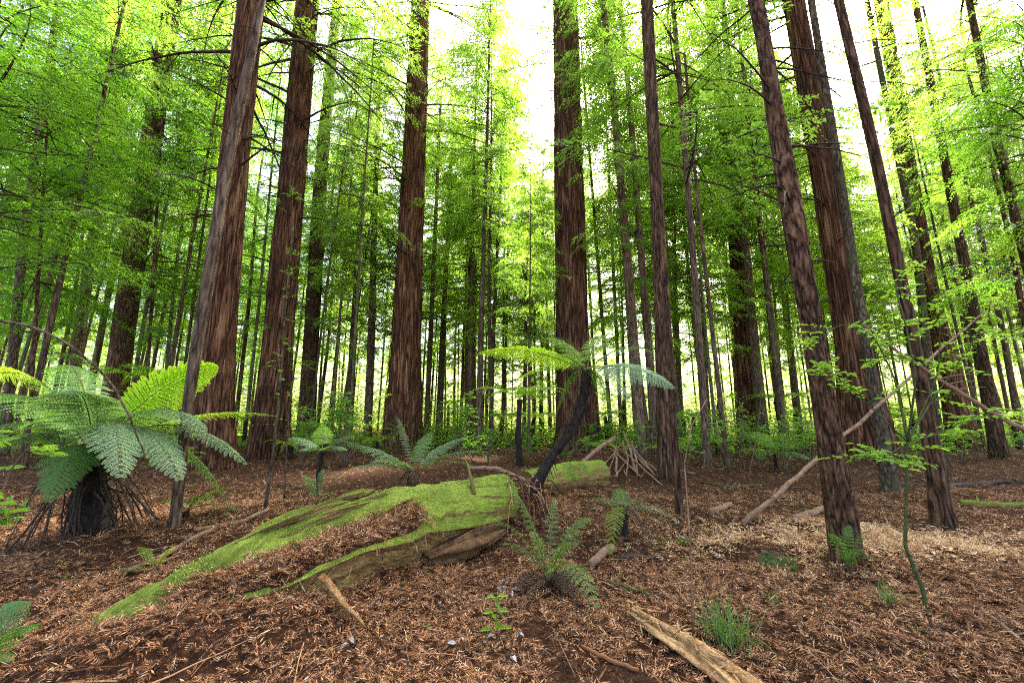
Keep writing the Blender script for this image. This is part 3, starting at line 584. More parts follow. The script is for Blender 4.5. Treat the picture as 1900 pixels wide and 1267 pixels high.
Apt = np.array([-.09, 5.75, .33])
log = thing('fallen_log', (-1.0, 4.7, 0), 'long mossy green fallen log, split open and filled with litter at its near end', 'log')
tall = lambda s, a: 1/np.sqrt((np.cos(a)/.8)**2+(np.sin(a)/1.15)**2)
flat = lambda s, a: 1/np.sqrt((np.cos(a)/1.5)**2+(np.sin(a)/.7)**2)
FC = np.array([(-.09, 5.75, .64), (-.6, 5.25, .66), (-1.05, 4.8, .66), (-1.43, 4.44, .65), (-1.80, 3.95, .61), (-2.05, 3.42, .51), (-2.42, 3.07, .28), (-2.97, 2.98, .03)])
NC = np.array([(.08, 5.54, .15), (-.32, 4.98, .17), (-.64, 4.45, .24), (-.92, 3.9, .33), (-1.24, 3.28, .35), (-1.62, 2.9, .27), (-2.08, 2.82, .13), (-2.85, 2.93, .0)])
BU = np.array([.15, .14, .12, .05, .0, .0, .03, .01]); CV = np.array([0, 0, .0, .07, .11, .09, .03, 0]); UC = np.array([.17, .16, .15, .12, .10, .07, .05, .02])
def log_shell(nl=300, nu=110):
    tt = np.linspace(0, 7, nl); I = lambda A: np.convolve(np.pad(np.interp(tt, range(8), A), 14, mode='reflect', reflect_type='odd'), np.ones(29)/29, 'valid')
    Fp = np.stack([I(FC[:, i]) for i in range(3)], -1); Np = np.stack([I(NC[:, i]) for i in range(3)], -1); bu, cv, uc = I(BU), I(CV), I(UC)
    l = np.r_[0, np.cumsum(np.linalg.norm(np.diff(Fp, axis=0), axis=1))]
    Np[:, 2] += .05*fbm(l*3, 1.3)*(l > .9); Np[:, :2] += (.07*fbm(l*2.3, 4.1)*(l > .9))[:, None]*np.array([.8, -.5]); Fp[:, 2] += .07*fbm(l*2.6, 7.7)*(l > .9)+.03*fbm(l*9, 3.7)*(l > .8)
    e = Np-Fp; e[:, 2] = 0; e = nz(e); z = np.array([0, 0, 1.0]); pts = []; kind = []
    ch = Np-Fp; up = nz(z-ch*((ch@z)/(ch**2).sum(1))[:, None])
    for k in range(nu):
        u = k/(nu-1)
        if u < .22: w_ = u/.22; a = math.pi/2*w_; p = Fp-e*(.2*math.cos(a)*(.5+bu*3))[:, None]+z*(-(Fp[:, 2]+.12)*(1-math.sin(a)))[:, None]; kd = .1
        elif u < .72: w_ = (u-.22)/.5; p = Fp+ch*w_+up*(bu*math.sin(math.pi*w_)*1.0-cv*math.exp(-((w_-.42)/.22)**2))[:, None]; kd = .14
        else: w_ = (u-.72)/.28; p = Np-e*(uc*math.sin(w_*math.pi/2)*.95)[:, None]+z*(-(Np[:, 2]+.12)*(1-math.cos(w_*math.pi/2))**.9)[:, None]; kd = -.16+.16*(bu[:, None][0]*0)[0]
        pts.append(p); kind.append(np.full(nl, kd))
    v = np.stack(pts, 1); bias = np.stack(kind, 1); bias[:, int(.72*nu):] += (.30*np.clip(1.3-l/1.9, 0, 1)+.08*fbm(l*3, 2.2))[:, None]
    c = np.concatenate([np.zeros((nl, 1)), np.cumsum(np.linalg.norm(np.diff(v, axis=1), axis=2), axis=1)], 1)
    du = np.gradient(v, axis=1); dl = np.gradient(v, axis=0); nr = nz(np.cross(dl, du)); nr = np.where((nr*np.array([0, 0, 1.])).sum(-1).mean() < 0, -nr, nr)
    fade = np.clip(1.0-l/4.6, .25, 1)[:, None]; rough = np.clip((l-.8)/.8, .35, 1)[:, None]; L2 = l[:, None]+c*0
    d = .07*fbm(L2*1.1, c*3, 2)*rough+.045*fbm(L2*.9+5, c*11, 8)*rough+.018*np.abs(fbm(L2*2+5, c*34, 8))-.05*np.clip((vnoise(L2*1.0, c*17, 11)-.12)*9, 0, 1)*rough+.012*fbm(L2*14, c*14)
    v = v+nr*(d*fade)[..., None]
    n, k = nl, nu; i = np.arange(n-1)[:, None]*k; j = np.arange(k-1)[None]
    V = v.reshape(-1, 3); mb.add(V, np.stack([i+j, i+j+1, i+k+j+1, i+k+j], -1).reshape(-1, 4)); mb.al.append(np.stack([L2, c, c*0], -1).reshape(-1, 3)); mb.bi.append(bias.reshape(-1))
    ring = v[0]; cen = ring.mean(0)+np.array([-.15, -.15, 0]); inner = cen+(ring-cen)*.8; m_ = nu; jj = np.arange(m_-1)
    mb.add(np.concatenate([ring, inner, cen[None]]), np.stack([jj, m_+jj, m_+jj+1, jj+1], -1), np.stack([m_+jj, np.full(m_-1, 2*m_), m_+jj+1], -1))
    mb.al.append(np.concatenate([ring, inner, cen[None]])*[.2, 1, 1]); mb.bi.append(np.full(2*m_+1, -.5))
    return v, l
mb = MB(); mb.al = []; mb.bi = []
LV, Ll = log_shell()
farw = FC-np.array([0, 0, .22])
for q_ in range(10):      # loose layered planks of rotten wood along the crest
    rq = np.random.default_rng(60+q_); s0 = rq.uniform(.36, .6); ii = np.linspace(s0, s0+rq.uniform(.10, .2), 4)*7
    pp = np.stack([np.interp(ii, np.arange(8), FC[:, k]) for k in range(3)], -1); off = rq.uniform(0, 1); pp[:, 2] += .005-.13*off+rq.uniform(-.01, .02); pp += np.array([.62, -.78, 0])*off*.14
    nb_ = len(mb.v); sweep(mb, pp, [.012, .034, .03, .006], flat, 24, 70, q_*3.0, .7)
mb.bi.append(np.full(sum(len(a) for a in mb.al)-sum(len(b) for b in mb.bi), -.07))
under = [(-.15, 5.32, .05), (-.5, 4.75, .08), (-.9, 4.25, .06)]
o_ = finish(mb, 'trunk', M['log'], log); at_ = o_.data.attributes.new('bias', 'FLOAT', 'POINT'); at_.data.foreach_set('value', np.concatenate(mb.bi).astype(np.float32))
mb = MB(); mb.al = []; sweep(mb, under, [.05, .12, .05], flat, 60, 120, 17.0, .9); finish(mb, 'rotten_wood', M['rot'], log)
r = np.random.default_rng(3)
fuzz(LV[:130, 22:78].reshape(-1, 3), 'moss', log, 9000, r); fuzz(LV[130:285, 20:44].reshape(-1, 3), 'moss', log, 6000, r)
# litter banked on the open middle of the log, between the crest and the near edge
bk = LV[105:262, 42:77].copy(); bl = Ll[105:262]; nl_, nk_ = bk.shape[:2]; wgt = np.sin(np.linspace(0, math.pi, nk_))[None]**.5*np.sin(np.linspace(0, math.pi, nl_))[:, None]**.35
bk[..., 2] += -.02+.055*wgt+.02*fbm(bk[..., 0]*6, bk[..., 1]*6)*wgt; b = MB(); i = np.arange(nl_-1)[:, None]*nk_; j = np.arange(nk_-1)[None]
b.add(bk.reshape(-1, 3), np.stack([i+j, i+nk_+j, i+nk_+j+1, i+j+1], -1).reshape(-1, 4)); BK = bk[3:-3, 2:-3].reshape(-1, 3)
tag(b.build('litter_bank', M['ground']), 'brown litter banked over the rotten middle of the mossy log', 'leaf litter', kind='stuff')
# broken branch stub on the near wall
b = MB(); p0 = P(596, 1072, 3.05); p1 = P(632, 1118, 2.9); p2 = P(676, 1162, 2.82)
ppp = np.array([p0+(p2-p0)*t_+np.array([0, 0, .03])*math.sin(t_*9)*.25 for t_ in np.linspace(0, 1, 14)]); b.tube(ppp, np.linspace(.034, .006, 14), 14, 0, rough=1.1)
for _ in range(10):
    i_ = r.integers(0, 12); b.tube([ppp[i_], ppp[i_]+r.normal(0, .02, 3)-[0, 0, .04], ppp[i_]+r.normal(0, .03, 3)-[0, 0, .10]], [.008, .005, .001], 4, 0); b.build('branch', M['pale'], log)
b = MB(); q0 = P(880, 900, 5.0); b.tube([q0-[0, 0, .1], P(868, 862, 5.2), P(862, 850, 5.25)], [.03, .012, .002], 8, rough=.4); b.build('branch', M['log'], log)
log2 = thing('fallen_log', (1.0, 8.7, 0), 'short round mossy log piece lying beyond the leaning fern trunk', 'log')
mb = MB(); mb.al = []; v4, _, _ = sweep(mb, [(.25, 7.6, .24), (1.0, 8.2, .25), (1.85, 8.7, .26)], [.22, .25, .27], lambda s, a: 1+0*s*a, 48, 80, 5.0, .1)
finish(mb, 'trunk', M['log'], log2); fuzz(v4[v4[:, 2] > .3], 'moss', log2, 5000, r, ll=.025)

# litter lying on the log and in the trough, brown debris at the broken end
db = MB(); n = 2600; ii = rng.integers(0, len(BK), n); sprays(db, BK[ii]+np.stack([rng.normal(0, .02, n), rng.normal(0, .02, n), .004+rng.random(n)*.03], -1), .1*(.5+rng.random(n)), 0, 6)
e_ = LV[100:280, 78]; ii = rng.integers(0, len(e_), 90); q = e_[ii]+rng.normal(0, .02, (90, 3))      # sprays hanging over the near edge
d = nz(np.stack([rng.normal(.25, .3, 90), rng.normal(-.3, .3, 90), -np.ones(90)], -1)); db.kites(q, d, nz(rng.normal(0, 1, (90, 3))), rng.uniform(.04, .13, 90), .008)
for _ in range(130):   # hanging dead strands round the root clump
    a = r.random()*6.28; c0 = np.array([.12+r.normal(0, .22), 5.75+r.normal(0, .2), .25+r.random()*.35]); L = r.uniform(.2, .6); tt = np.linspace(0, 1, 6)
    db.tube(np.stack([c0[0]+np.cos(a)*L*tt*.6, c0[1]+np.sin(a)*L*tt*.6, c0[2]+.1*tt-L*.9*tt**2], -1), .006*(1-.6*tt)*r.uniform(.6, 1.8), 4, 0, cap=False)
n = 1500; x = .15+r.normal(0, .3, n); y = 5.85+r.normal(0, .25, n); sprays(db, np.stack([x, y, H(x, y)+.02+r.random(n)*.06], -1), .11*(.5+r.random(n)), 0, 3)
tag(db.build('fallen_leaf_litter', M['litter'], smooth=False), 'heaped brown litter in the open trough and at the broken end of the log', 'leaf litter', kind='stuff')

# ---------------------------------------------------------------- ferns
def frond_mb(p0, p1, p2, W, n=26, m=12, r=rng, droop=.15, stipe=.14, rr=.007, base=.55, roll=0.0, fine=1.15):
    p0, p1, p2 = (np.asarray(a, float) for a in (p0, p1, p2)); mb = MB()
    bz = lambda t: (1-t)[:, None]**2*p0+(2*t*(1-t))[:, None]*p1+(t**2)[:, None]*p2
    tt = np.linspace(0, 1, 16); mb.tube(bz(tt), rr*(1-.85*tt), 5, 1, cap=False)
    t = stipe+(1-stipe)*(np.arange(n)+.5)/n; u = (t-stipe)/(1-stipe)
    c = bz(t); T = nz(bz(t+.01)-bz(t-.01)); S0 = nz(np.cross(T, np.array([0, 0, 1.0]))); N0 = np.cross(S0, T); Sd = S0*math.cos(roll)+N0*math.sin(roll); N = np.cross(Sd, T)
    wl = W*np.minimum(base+1.3*u, 1)*np.clip(1-u, 0, 1)**.62*(1+r.normal(0, .05, n))
    for sg in (-1, 1):
        pd = nz(Sd*sg+T*(.28+.5*u)[:, None]-N*droop*(1+0*u)[:, None]+r.normal(0, .04, (n, 3)))
        if m <= 1: mb.kites(c, pd, np.cross(pd, N), wl, wl*.24+.01, 0, wl*.12, .3); continue
        s = (np.arange(m)+.4)/m; q = c[:, None]+pd[:, None]*(wl[:, None]*s)[..., None]; q[..., 2] -= (wl[:, None]*s**2)*.18
        pn = nz(np.cross(pd, T)); ps = nz(np.cross(pn, pd))
        pl_ = np.minimum(W*.135*(.5+.5*wl/W)[:, None]*np.clip(1-s, 0, 1)[None]**.5+.004, .2)
        for s2 in (-1, 1):
            ld = nz(ps*s2+pd*.45)[:, None]+r.normal(0, .07, q.shape); ld = nz(ld)
            mb.kites(q.reshape(-1, 3), ld.reshape(-1, 3), nz(np.cross(ld, N[:, None])).reshape(-1, 3), pl_.ravel(), (wl[:, None]/m*fine+0*pl_).ravel(), 0)
        mb.kites(c, pd, ps, wl, .004+wl*.012, 1, wl*.15, .2)
    return mb
def fronds(o, org, specs, r):
    for sp in specs:
        (tx, ty, td), arch, W, mt = sp[:4]; n, m = (sp[4] if len(sp) > 4 else (26, 12))
        tip = P(tx, ty, td); mid = (org+tip)/2; ln = np.linalg.norm(tip-org); mid[2] = max(org[2], tip[2])*.5+mid[2]*.5+arch*ln
        roll = sp[5] if len(sp) > 5 else 0
        frond_mb(org, mid, tip, W, n, m, r, rr=.004+.004*ln, roll=roll, fine=(.75 if W < .24 else 1.15)).build('frond', [M[mt], M['rachis']], o, smooth=False)
def fern_trunk(o, pts, rad, r, fib=120, L=.25):
    mb = MB(); P_ = np.asarray(pts, float); t = np.linspace(0, 1, 40); c = np.stack([np.interp(t*(len(P_)-1), np.arange(len(P_)), P_[:, i]) for i in range(3)], -1)
    for i in range(3): c[:, i] = np.convolve(np.pad(c[:, i], 3, mode='reflect', reflect_type='odd'), np.ones(7)/7, 'valid')
    mb.tube(c, np.interp(t, np.linspace(0, 1, len(rad)), rad), 22, 0, rough=.6, seed=P_[0][0])
    for _ in range(fib):
        s = r.random(); q = np.array([np.interp(s, t, c[:, i]) for i in range(3)]); a = r.random()*6.28; rd = np.interp(s, np.linspace(0, 1, len(rad)), rad)
        l = L*r.uniform(.5, 1.3); u = np.linspace(0, 1, 4); e = np.array([math.cos(a), math.sin(a), 0])
        mb.tube(q+np.outer(u*.35*l+rd*.85, e)+np.outer(u, [0, 0, l*r.choice([-1, .5])]), .006*(1-.6*u), 4, 0, cap=False)
    return mb.build('trunk', M['fernstem'], o)
r = np.random.default_rng(21)
# big tree fern at left
fb = G(178, 985); D = fb[1]; org = P(172, 838, D)
fern = thing('tree_fern', fb, 'big tree fern with silvery fronds and a dark shaggy trunk at left', 'tree fern')
fern_trunk(fern, [fb-[0, 0, .1], (fb+org)/2+[-.03, 0, 0], org], [.22, .15, .10], r, 320, .3)
L_ = (30, 16)
fronds(fern, org, [((402, 682, D+.7), .14, .54, 'bright', L_, R(52)), ((515, 772, D+.6), .16, .30, 'bright', L_, R(8)), ((458, 862, D-.1), .38, .42, 'silver', L_),
    ((335, 890, D-.9), .36, .50, 'silver', L_), ((225, 885, D-1.2), .42, .50, 'silver', L_), ((0, 790, D-.6), .32, .55, 'silver', L_),
    ((-60, 850, D-.2), .4, .5, 'silver', L_), ((-30, 700, D+.9), .18, .48, 'bright', L_, R(-40)), ((330, 700, D+1.3), .2, .5, 'bright', L_, R(40)), ((425, 935, D+.4), .45, .38, 'frond', L_),
    ((90, 930, D-.9), .4, .42, 'frond', L_), ((100, 690, D+1.2), .25, .45, 'frond', L_),
    ((120, 730, D-1.0), .28, .55, 'silver', L_), ((-90, 760, D+.3), .3, .5, 'frond', L_), ((380, 800, D-.5), .38, .48, 'silver', L_)], r)
b = MB()
for k_ in range(42):     # old frond stalks hanging round the trunk like a skirt
    a = r.uniform(0, 6.28); e = np.array([math.cos(a), math.sin(a), 0]); q = org*(1-.35*r.random())+fb*0; q = org+(fb-org)*r.uniform(0, .5); tip = fb+e*r.uniform(.22, .7); tip[2] = float(H(tip[0], tip[1])); u = np.linspace(0, 1, 8)[:, None]
    b.tube((1-u)**2*q+2*u*(1-u)*(q+e*r.uniform(.2, .4)+[0, 0, .02])+u*u*tip+np.cumsum(r.normal(0, .016, (8, 3)), 0), r.uniform(.003, .012), 5, 0, cap=False)
b.build('stalk_skirt', M['twig'], fern)
for k_ in range(8):
    a = r.uniform(0, 6.28); e = np.array([math.cos(a), math.sin(a), 0]); tip = fb+e*r.uniform(.5, 1.1); tip[2] = float(H(tip[0], tip[1]))+.03
    frond_mb(org-[0, 0, .08], org+e*.45+[0, 0, .05], tip, .12, 22, 4, r, .6, rr=.009).build('dead_frond', [M['dead'], M['twig']], fern, smooth=False)
# leaning tree fern in the centre
fb = G(975, 940); fb = P(975, 940, 5.85); org = P(1088, 690, 5.95)
fern = thing('tree_fern', (fb[0], fb[1], float(H(fb[0], fb[1]))), 'tree fern leaning on a thin crooked black trunk beside the broken log end', 'tree fern')
fern_trunk(fern, [fb, P(1002, 885, 5.85), P(1030, 838, 5.87), P(1068, 790, 5.9), P(1084, 740, 5.93), org], [.11, .078, .066, .07, .068, .06], r, 220, .13)
D = 5.95
fronds(fern, org, [((888, 655, D-.3), .16, .34, 'bright', (26, 12), R(-25)), ((1250, 720, D-.9), .20, .40, 'silver', (26, 12), R(-30)), ((1015, 628, D+.9), .14, .32, 'bright', (24, 10)),
    ((1120, 622, D+1.3), .1, .34, 'bright', (24, 10)), ((960, 705, D+.6), .28, .26, 'bright', (24, 10)), ((1170, 755, D-.9), .35, .26, 'silver', (24, 10)),
    ((1215, 655, D+.9), .2, .3, 'frond', (24, 10)), ((1030, 775, D+.2), .4, .24, 'frond', (22, 10)), ((1140, 800, D+.2), .4, .24, 'frond', (22, 10)), ((1000, 660, D-.8), .2, .26, 'frond', (22, 10))], r)
for tx, ty in ((1052, 800), (1030, 860), (1062, 840)):
    frond_mb(org-[0, 0, .05], P(tx+10, ty-90, D-.1), P(tx, ty, D-.1), .09, 18, 3, r, .6).build('dead_frond', [M['dead'], M['twig']], fern, smooth=False)
# ferns on the floor
def ground_fern(px, py, depth, label, specs, oz=.1, name='fern', dead=0, stem=.05, cat='fern'):
    b = P(px, py, depth) if depth else G(px, py); b[2] = float(H(b[0], b[1])); o = thing(name, b, label, cat); org = b+[0, 0, oz]
    fern_trunk(o, [b-[0, 0, .05], b*.5+org*.5, org], [stem, stem*.9, stem*.6], r, 30, .1)
    fronds(o, org, [((s[0], s[1], b[1]+s[2]),)+tuple(s[3:]) for s in specs], r)
    for _ in range(dead):
        a = r.uniform(0, 6.28); e = np.array([math.cos(a), math.sin(a), 0]); tip = b+e*r.uniform(.25, .55); tip[2] = float(H(tip[0], tip[1]))+.02
        frond_mb(org, org+e*.2+[0, 0, .12], tip, .08, 16, 3, r, .5).build('dead_frond', [M['dead'], M['twig']], o, smooth=False)
    return o
f_ = (22, 9)
ground_fern(765, 872, 7.2, 'silver green fern clump with arching fronds left of the mossy log top', [(650, 868, -.5, .16, .38, 'silver', f_), (905, 838, -.2, .14, .38, 'silver', f_), (640, 825, .3, .12, .36, 'silver', f_), (735, 772, 1.0, .0, .12, 'silver', f_),
    (885, 868, -.7, .2, .24, 'frond', f_), (690, 858, -.9, .2, .34, 'silver', f_), (860, 812, .6, .08, .36, 'silver', f_), (550, 815, .5, .12, .3, 'frond', f_), (800, 800, 1.2, .05, .26, 'frond', f_)], .5, dead=8, stem=.08)
ground_fern(595, 862, 8.8, 'pale spreading fern beside a short black stem behind the middle of the log', [(535, 812, .1, .15, .36, 'silver', f_), (660, 808, .2, .15, .36, 'silver', f_), (560, 835, -.5, .2, .34, 'silver', f_), (640, 835, -.5, .2, .34, 'silver', f_), (600, 790, .9, .1, .34, 'bright', f_)], .75, stem=.06)
f_ = (15, 9)
ground_fern(1018, 1062, 3.75, 'upright green fern growing from a litter mound in front of the log', [(948, 908, .1, .12, 0.176, 'frond', f_), (905, 968, -.1, .25, 0.162, 'frond', f_), (1110, 1130, -.75, .5, 0.203, 'frond', f_), (1072, 1010, -.3, .3, 0.149, 'frond', f_),
    (1100, 960, .3, .25, 0.162, 'frond', f_), (1030, 925, .4, .12, .1, 'frond', f_), (985, 985, .3, .2, .1, 'bright', f_), (925, 1010, .2, .3, .1, 'frond', f_)], .06, dead=12, stem=.03)
ground_fern(1158, 1018, 4.9, 'small fern on a short brown stump trunk right of the upright fern', [(1268, 972, -.2, .3, 0.176, 'silver', f_), (1150, 905, .4, .12, 0.162, 'frond', f_), (1098, 925, .3, .25, 0.162, 'frond', f_), (1130, 1045, -.5, .45, 0.162, 'bright', f_), (1210, 930, .4, .25, .1, 'frond', f_)], .3, dead=8, stem=.07)
ground_fern(1240, 1020, 4.9, 'low frayed fern frond lying right of the stump fern', [(1300, 1012, .1, .12, 0.108, 'bright', (18, 8)), (1178, 1018, -.1, .12, 0.108, 'bright', (18, 8)), (1350, 1020, .2, .15, 0.108, 'bright', (18, 8))], .03, stem=.02)
ground_fern(1570, 1035, 4.05, 'small blue green fern at the foot of the plated trunk', [(1615, 985, -.1, .25, 0.108, 'frond', (13, 7)), (1540, 990, -.1, .25, 0.095, 'frond', (13, 7)), (1600, 1020, -.2, .3, 0.108, 'frond', (13, 7)), (1575, 975, .05, .15, 0.095, 'frond', (13, 7)), (1622, 1040, -.2, .4, 0.095, 'frond', (13, 7))], .03, stem=.02)
ground_fern(-60, 1190, 2.1, 'dark green fern reaching in at the lower left corner', [(62, 1165, 0, .3, 0.162, 'frond', (20, 9)), (40, 1115, .2, .3, 0.162, 'frond', (20, 9)), (20, 1225, -.1, .3, .1, 'frond', (20, 9)), (-40, 1130, .3, .3, .1, 'frond', (20, 9))], .1, stem=.03)
ground_fern(345, 958, 5.4, 'low green fern under the slim curving brown trunk', [(430, 905, .1, .25, 0.189, 'bright', (20, 8)), (395, 930, -.3, .35, 0.176, 'frond', (20, 8)), (445, 950, .1, .3, 0.189, 'frond', (20, 8)), (300, 930, .1, .3, 0.162, 'frond', (20, 8))], .1, stem=.04)
ground_fern(290, 1040, 3.9, 'tiny light green fern by the mossy tip of the log', [(330, 1010, 0, .2, 0.068, 'bright', (18, 5)), (255, 1015, .1, .2, 0.068, 'bright', (18, 5)), (200, 1060, -.2, .15, 0.068, 'frond', (18, 5))], .02, stem=.01)
ground_fern(1440, 865, 11.5, 'spreading light green fern on the litter left of the plated trunk', [(1370, 838, -.2, .2, .50, 'bright', (18, 5)), (1515, 822, .1, .22, .50, 'bright', (18, 5)), (1500, 850, -.8, .25, .50, 'silver', (18, 5)), (1400, 800, .8, .15, .50, 'bright', (18, 5)), (1470, 800, .8, .15, .50, 'bright', (18, 5)), (1410, 852, -.9, .25, .45, 'frond', (18, 5))], .45, stem=.05)
ground_fern(590, 905, 6.4, 'small fern sprigs behind the middle of the log', [(560, 880, .1, .2, 0.162, 'frond', (16, 5)), (640, 885, .1, .2, 0.162, 'frond', (16, 5)), (600, 870, .3, .15, .1, 'frond', (16, 5)), (620, 915, -.3, .2, .1, 'frond', (16, 5))], .08, stem=.02)
# background tree ferns, copied
def fern_proto(h, seed, mt, nf=11, L=1.5):
    r = np.random.default_rng(seed); o = thing('tree_fern', (0, 0, 0), 'x', 'tree fern', 'tree ferns among the background trunks')
    fern_trunk(o, [(0, 0, -.2), (.05*h, 0, h*.5), (0, 0, h)], [.1, .09, .08], r, 40, .2)
    for k_ in range(nf):
        a = k_/nf*6.28+r.normal(0, .2); l = L*r.uniform(.8, 1.15); e = np.array([math.cos(a), math.sin(a), 0]); org = np.array([0, 0, h])
        frond_mb(org, org+e*l*.55+[0, 0, l*.42], org+e*l+[0, 0, r.uniform(-.3, .15)*l], .32*L/1.5, 20, 1, r).build('frond', [M[mt], M['rachis']], o, smooth=False)
    return o
fps = [fern_proto(1.3, 1, 'bright'), fern_proto(2.2, 2, 'bright', 10, 1.7), fern_proto(.6, 3, 'bright', 10, 1.3)]; fu = [0, 0, 0]
spots = [(965, 860, 13, 1, .95), (1270, 800, 17, 0, 1), (1445, 800, 20, 1, 1), (1480, 810, 24, 0, 1.2), (258, 800, 15, 1, 1.25), (1300, 800, 26, 2, 1.4), (1125, 820, 21, 0, 1.1), (1340, 820, 30, 1, 1.2), (850, 815, 21, 2, 1),
         (930, 815, 26, 0, 1), (1005, 815, 24, 1, 1.1), (1160, 810, 30, 1, 1.2), (1220, 815, 23, 2, 1.2), (1420, 820, 15, 2, .9), (1530, 810, 26, 1, 1.2), (1700, 810, 24, 0, 1.3), (1840, 810, 22, 2, 1.2), (590, 820, 20, 2, 1),
         (450, 820, 22, 0, 1), (1255, 830, 14, 2, .8), (830, 810, 30, 1, 1), (1080, 810, 32, 1, 1.3), (640, 810, 28, 0, 1.1), (1890, 820, 18, 0, 1), (700, 815, 17, 2, .7), (1590, 810, 30, 1, 1.2), (1770, 810, 30, 1, 1.2)]
spots += [(1230, 830, 12.5, 2, .6), (1330, 830, 16, 2, .8), (1500, 830, 17, 2, .9), (1560, 820, 22, 0, 1.1), (1380, 815, 25, 0, 1.2), (1660, 815, 20, 0, 1), (1760, 815, 18, 2, 1), (1120, 830, 14, 2, .7), (540, 835, 14, 2, .7), (100, 830, 14, 2, 1), (-10, 820, 16, 0, 1.1), (330, 815, 22, 0, 1), (990, 815, 19, 0, 1), (1290, 812, 21, 0, 1.1), (1200, 812, 26, 1, 1.1), (760, 812, 24, 2, 1)]
own = {0: 'tree fern on a thin black trunk in the bright gap left of the reddish giant', 4: 'tree fern with rusty crown fronds in the dim stand behind the big left fern'}
for k_, (px, py, d_, i_, s_) in enumerate(spots):
    if fu[i_]: o = copy_tree(fps[i_])
    else: o = fps[i_]; fu[i_] = 1
    p = P(px, py, d_); o.location = (p[0], p[1], float(H(p[0], p[1]))); o.scale = (s_,)*3; o.rotation_euler = (0, 0, r.random()*6.28)
    o['label'] = own.get(k_) or ('bright tree fern in the stand right of the reddish giant' if px > 1076 else 'bright green tree fern among the trunks left of the reddish giant'); o['group'] = 'tree ferns right of the giant' if px > 1076 else 'tree ferns left of the giant'
    if k_ in own: del o['group']

# ---------------------------------------------------------------- saplings, shrubs, seedling, grass
def leafy(name, stems, label, cat, ll=.08, per=10, mat='broad', smat='smooth', seed=1, twl=.35, twn=6, group=None, r0=.008, lwr=.42, start=.3):
    r = np.random.default_rng(seed); b0 = np.asarray(stems[0][0][0], float); o = thing(name, b0, label, cat, group)
    sm, lf = MB(), MB()
    for si_, (pts, rad) in enumerate(stems):
        P_ = np.asarray(pts, float); n = max(14, len(P_)*5); s = np.linspace(0, len(P_)-1, n); c = np.stack([np.interp(s, np.arange(len(P_)), P_[:, i]) for i in range(3)], -1)
        for i in range(3): c[1:-1, i] = np.convolve(np.pad(c[:, i], 1, mode='edge'), np.ones(3)/3, 'valid')[1:-1]
        rr = np.interp(s, np.arange(len(P_)), rad); sm.tube(c, rr, 8, 0, rough=.3)
        for _ in range(twn if (si_ or len(stems) < 3) else 2):
            u = r.uniform(start if (si_ or len(stems) < 3) else .85, 1.0); q = np.array([np.interp(u*(n-1), np.arange(n), c[:, i]) for i in range(3)]); a = r.random()*6.28
            d = nz([math.cos(a), math.sin(a), r.uniform(-.35, .8)]); l = twl*r.uniform(.4, 1.2); v = np.linspace(0, 1, 6)[:, None]
            tw = q+d*v*l; tw[:, 2] -= .15*l*v[:, 0]**2; sm.tube(tw, .0035*(1.2-v[:, 0])*(ll/.08)**.3, 4, 0, cap=False)
            k = per; w_ = (np.arange(k)+.6)/k; lb = q+d*(w_*l)[:, None]; lb[:, 2] -= .15*l*w_**2
            sd0 = nz(np.cross(d, [0, 0, 1.0])); sg = np.where(np.arange(k) % 2, 1, -1)[:, None]
            ld = nz(d*.7+sd0*sg*.9+r.normal(0, .25, (k, 3))); lf.leaves(lb, ld+[0, 0, -.15]*r.random((k, 1)), nz(r.normal(0, .6, (k, 3))+[0, 0, 1]), ll*r.uniform(.5, 1.25, k), ll*lwr*r.uniform(.8, 1.2, k))
    sm.build('stem', M[smat], o); lf.build('foliage', M[mat], o, smooth=False); return o
# bright sapling at right
D = G(1722, 1142)[1]; Q = lambda px, py, dd=0: P(px, py, D+dd)
leafy('sapling', [([G(1722, 1142), Q(1712, 1090), Q(1686, 1030), Q(1679, 1010), Q(1683, 900), Q(1684, 820)], [.014, .013, .012, .012, .01, .009]),
    ([Q(1684, 820), Q(1660, 700, .1), Q(1620, 620, .2), Q(1560, 600, .2), Q(1505, 640, .1)], [.008, .006, .005, .004, .002]),
    ([Q(1684, 820), Q(1700, 700, -.2), Q(1680, 600, -.1), Q(1660, 530, 0), Q(1690, 500, 0)], [.008, .006, .005, .004, .002]),
    ([Q(1684, 820), Q(1730, 740, .2), Q(1790, 660, .3), Q(1840, 570, .4)], [.007, .005, .004, .002]),
    ([Q(1684, 820), Q(1740, 700, .1), Q(1745, 600, .1), Q(1730, 560, .1)], [.006, .004, .003, .002]), ([Q(1684, 820), Q(1600, 740, .0), Q(1540, 690, .1), Q(1500, 670, 0)], [.006, .004, .003, .002]),
    ([Q(1684, 820), Q(1640, 850, -.1), Q(1590, 845, -.2)], [.005, .003, .002]), ([Q(1684, 820), Q(1760, 800, .2), Q(1850, 760, .3)], [.005, .004, .002])],
    'leafy sapling with bright green leaves on a crooked dark mossy stem at front right', 'sapling', .062, 9, 'broad', 'moss', 5, .30, 13)
D2 = 3.4
leafy('shrub', [([P(-60, 1120, D2), P(-20, 980, D2), P(20, 870, D2), P(60, 820, D2)], [.012, .01, .007, .003]), ([P(-20, 980, D2), P(10, 960, D2-.2), P(80, 950, D2-.2)], [.006, .005, .002]), ([P(-60, 1000, D2), P(-30, 830, D2), P(30, 800, D2-.1)], [.006, .005, .002])],
    'glossy broad leaved shrub reaching in at the left edge under the big fern', 'shrub', .13, 6, 'broad', 'smooth', 8, .3, 6, r0=.01, lwr=.35)
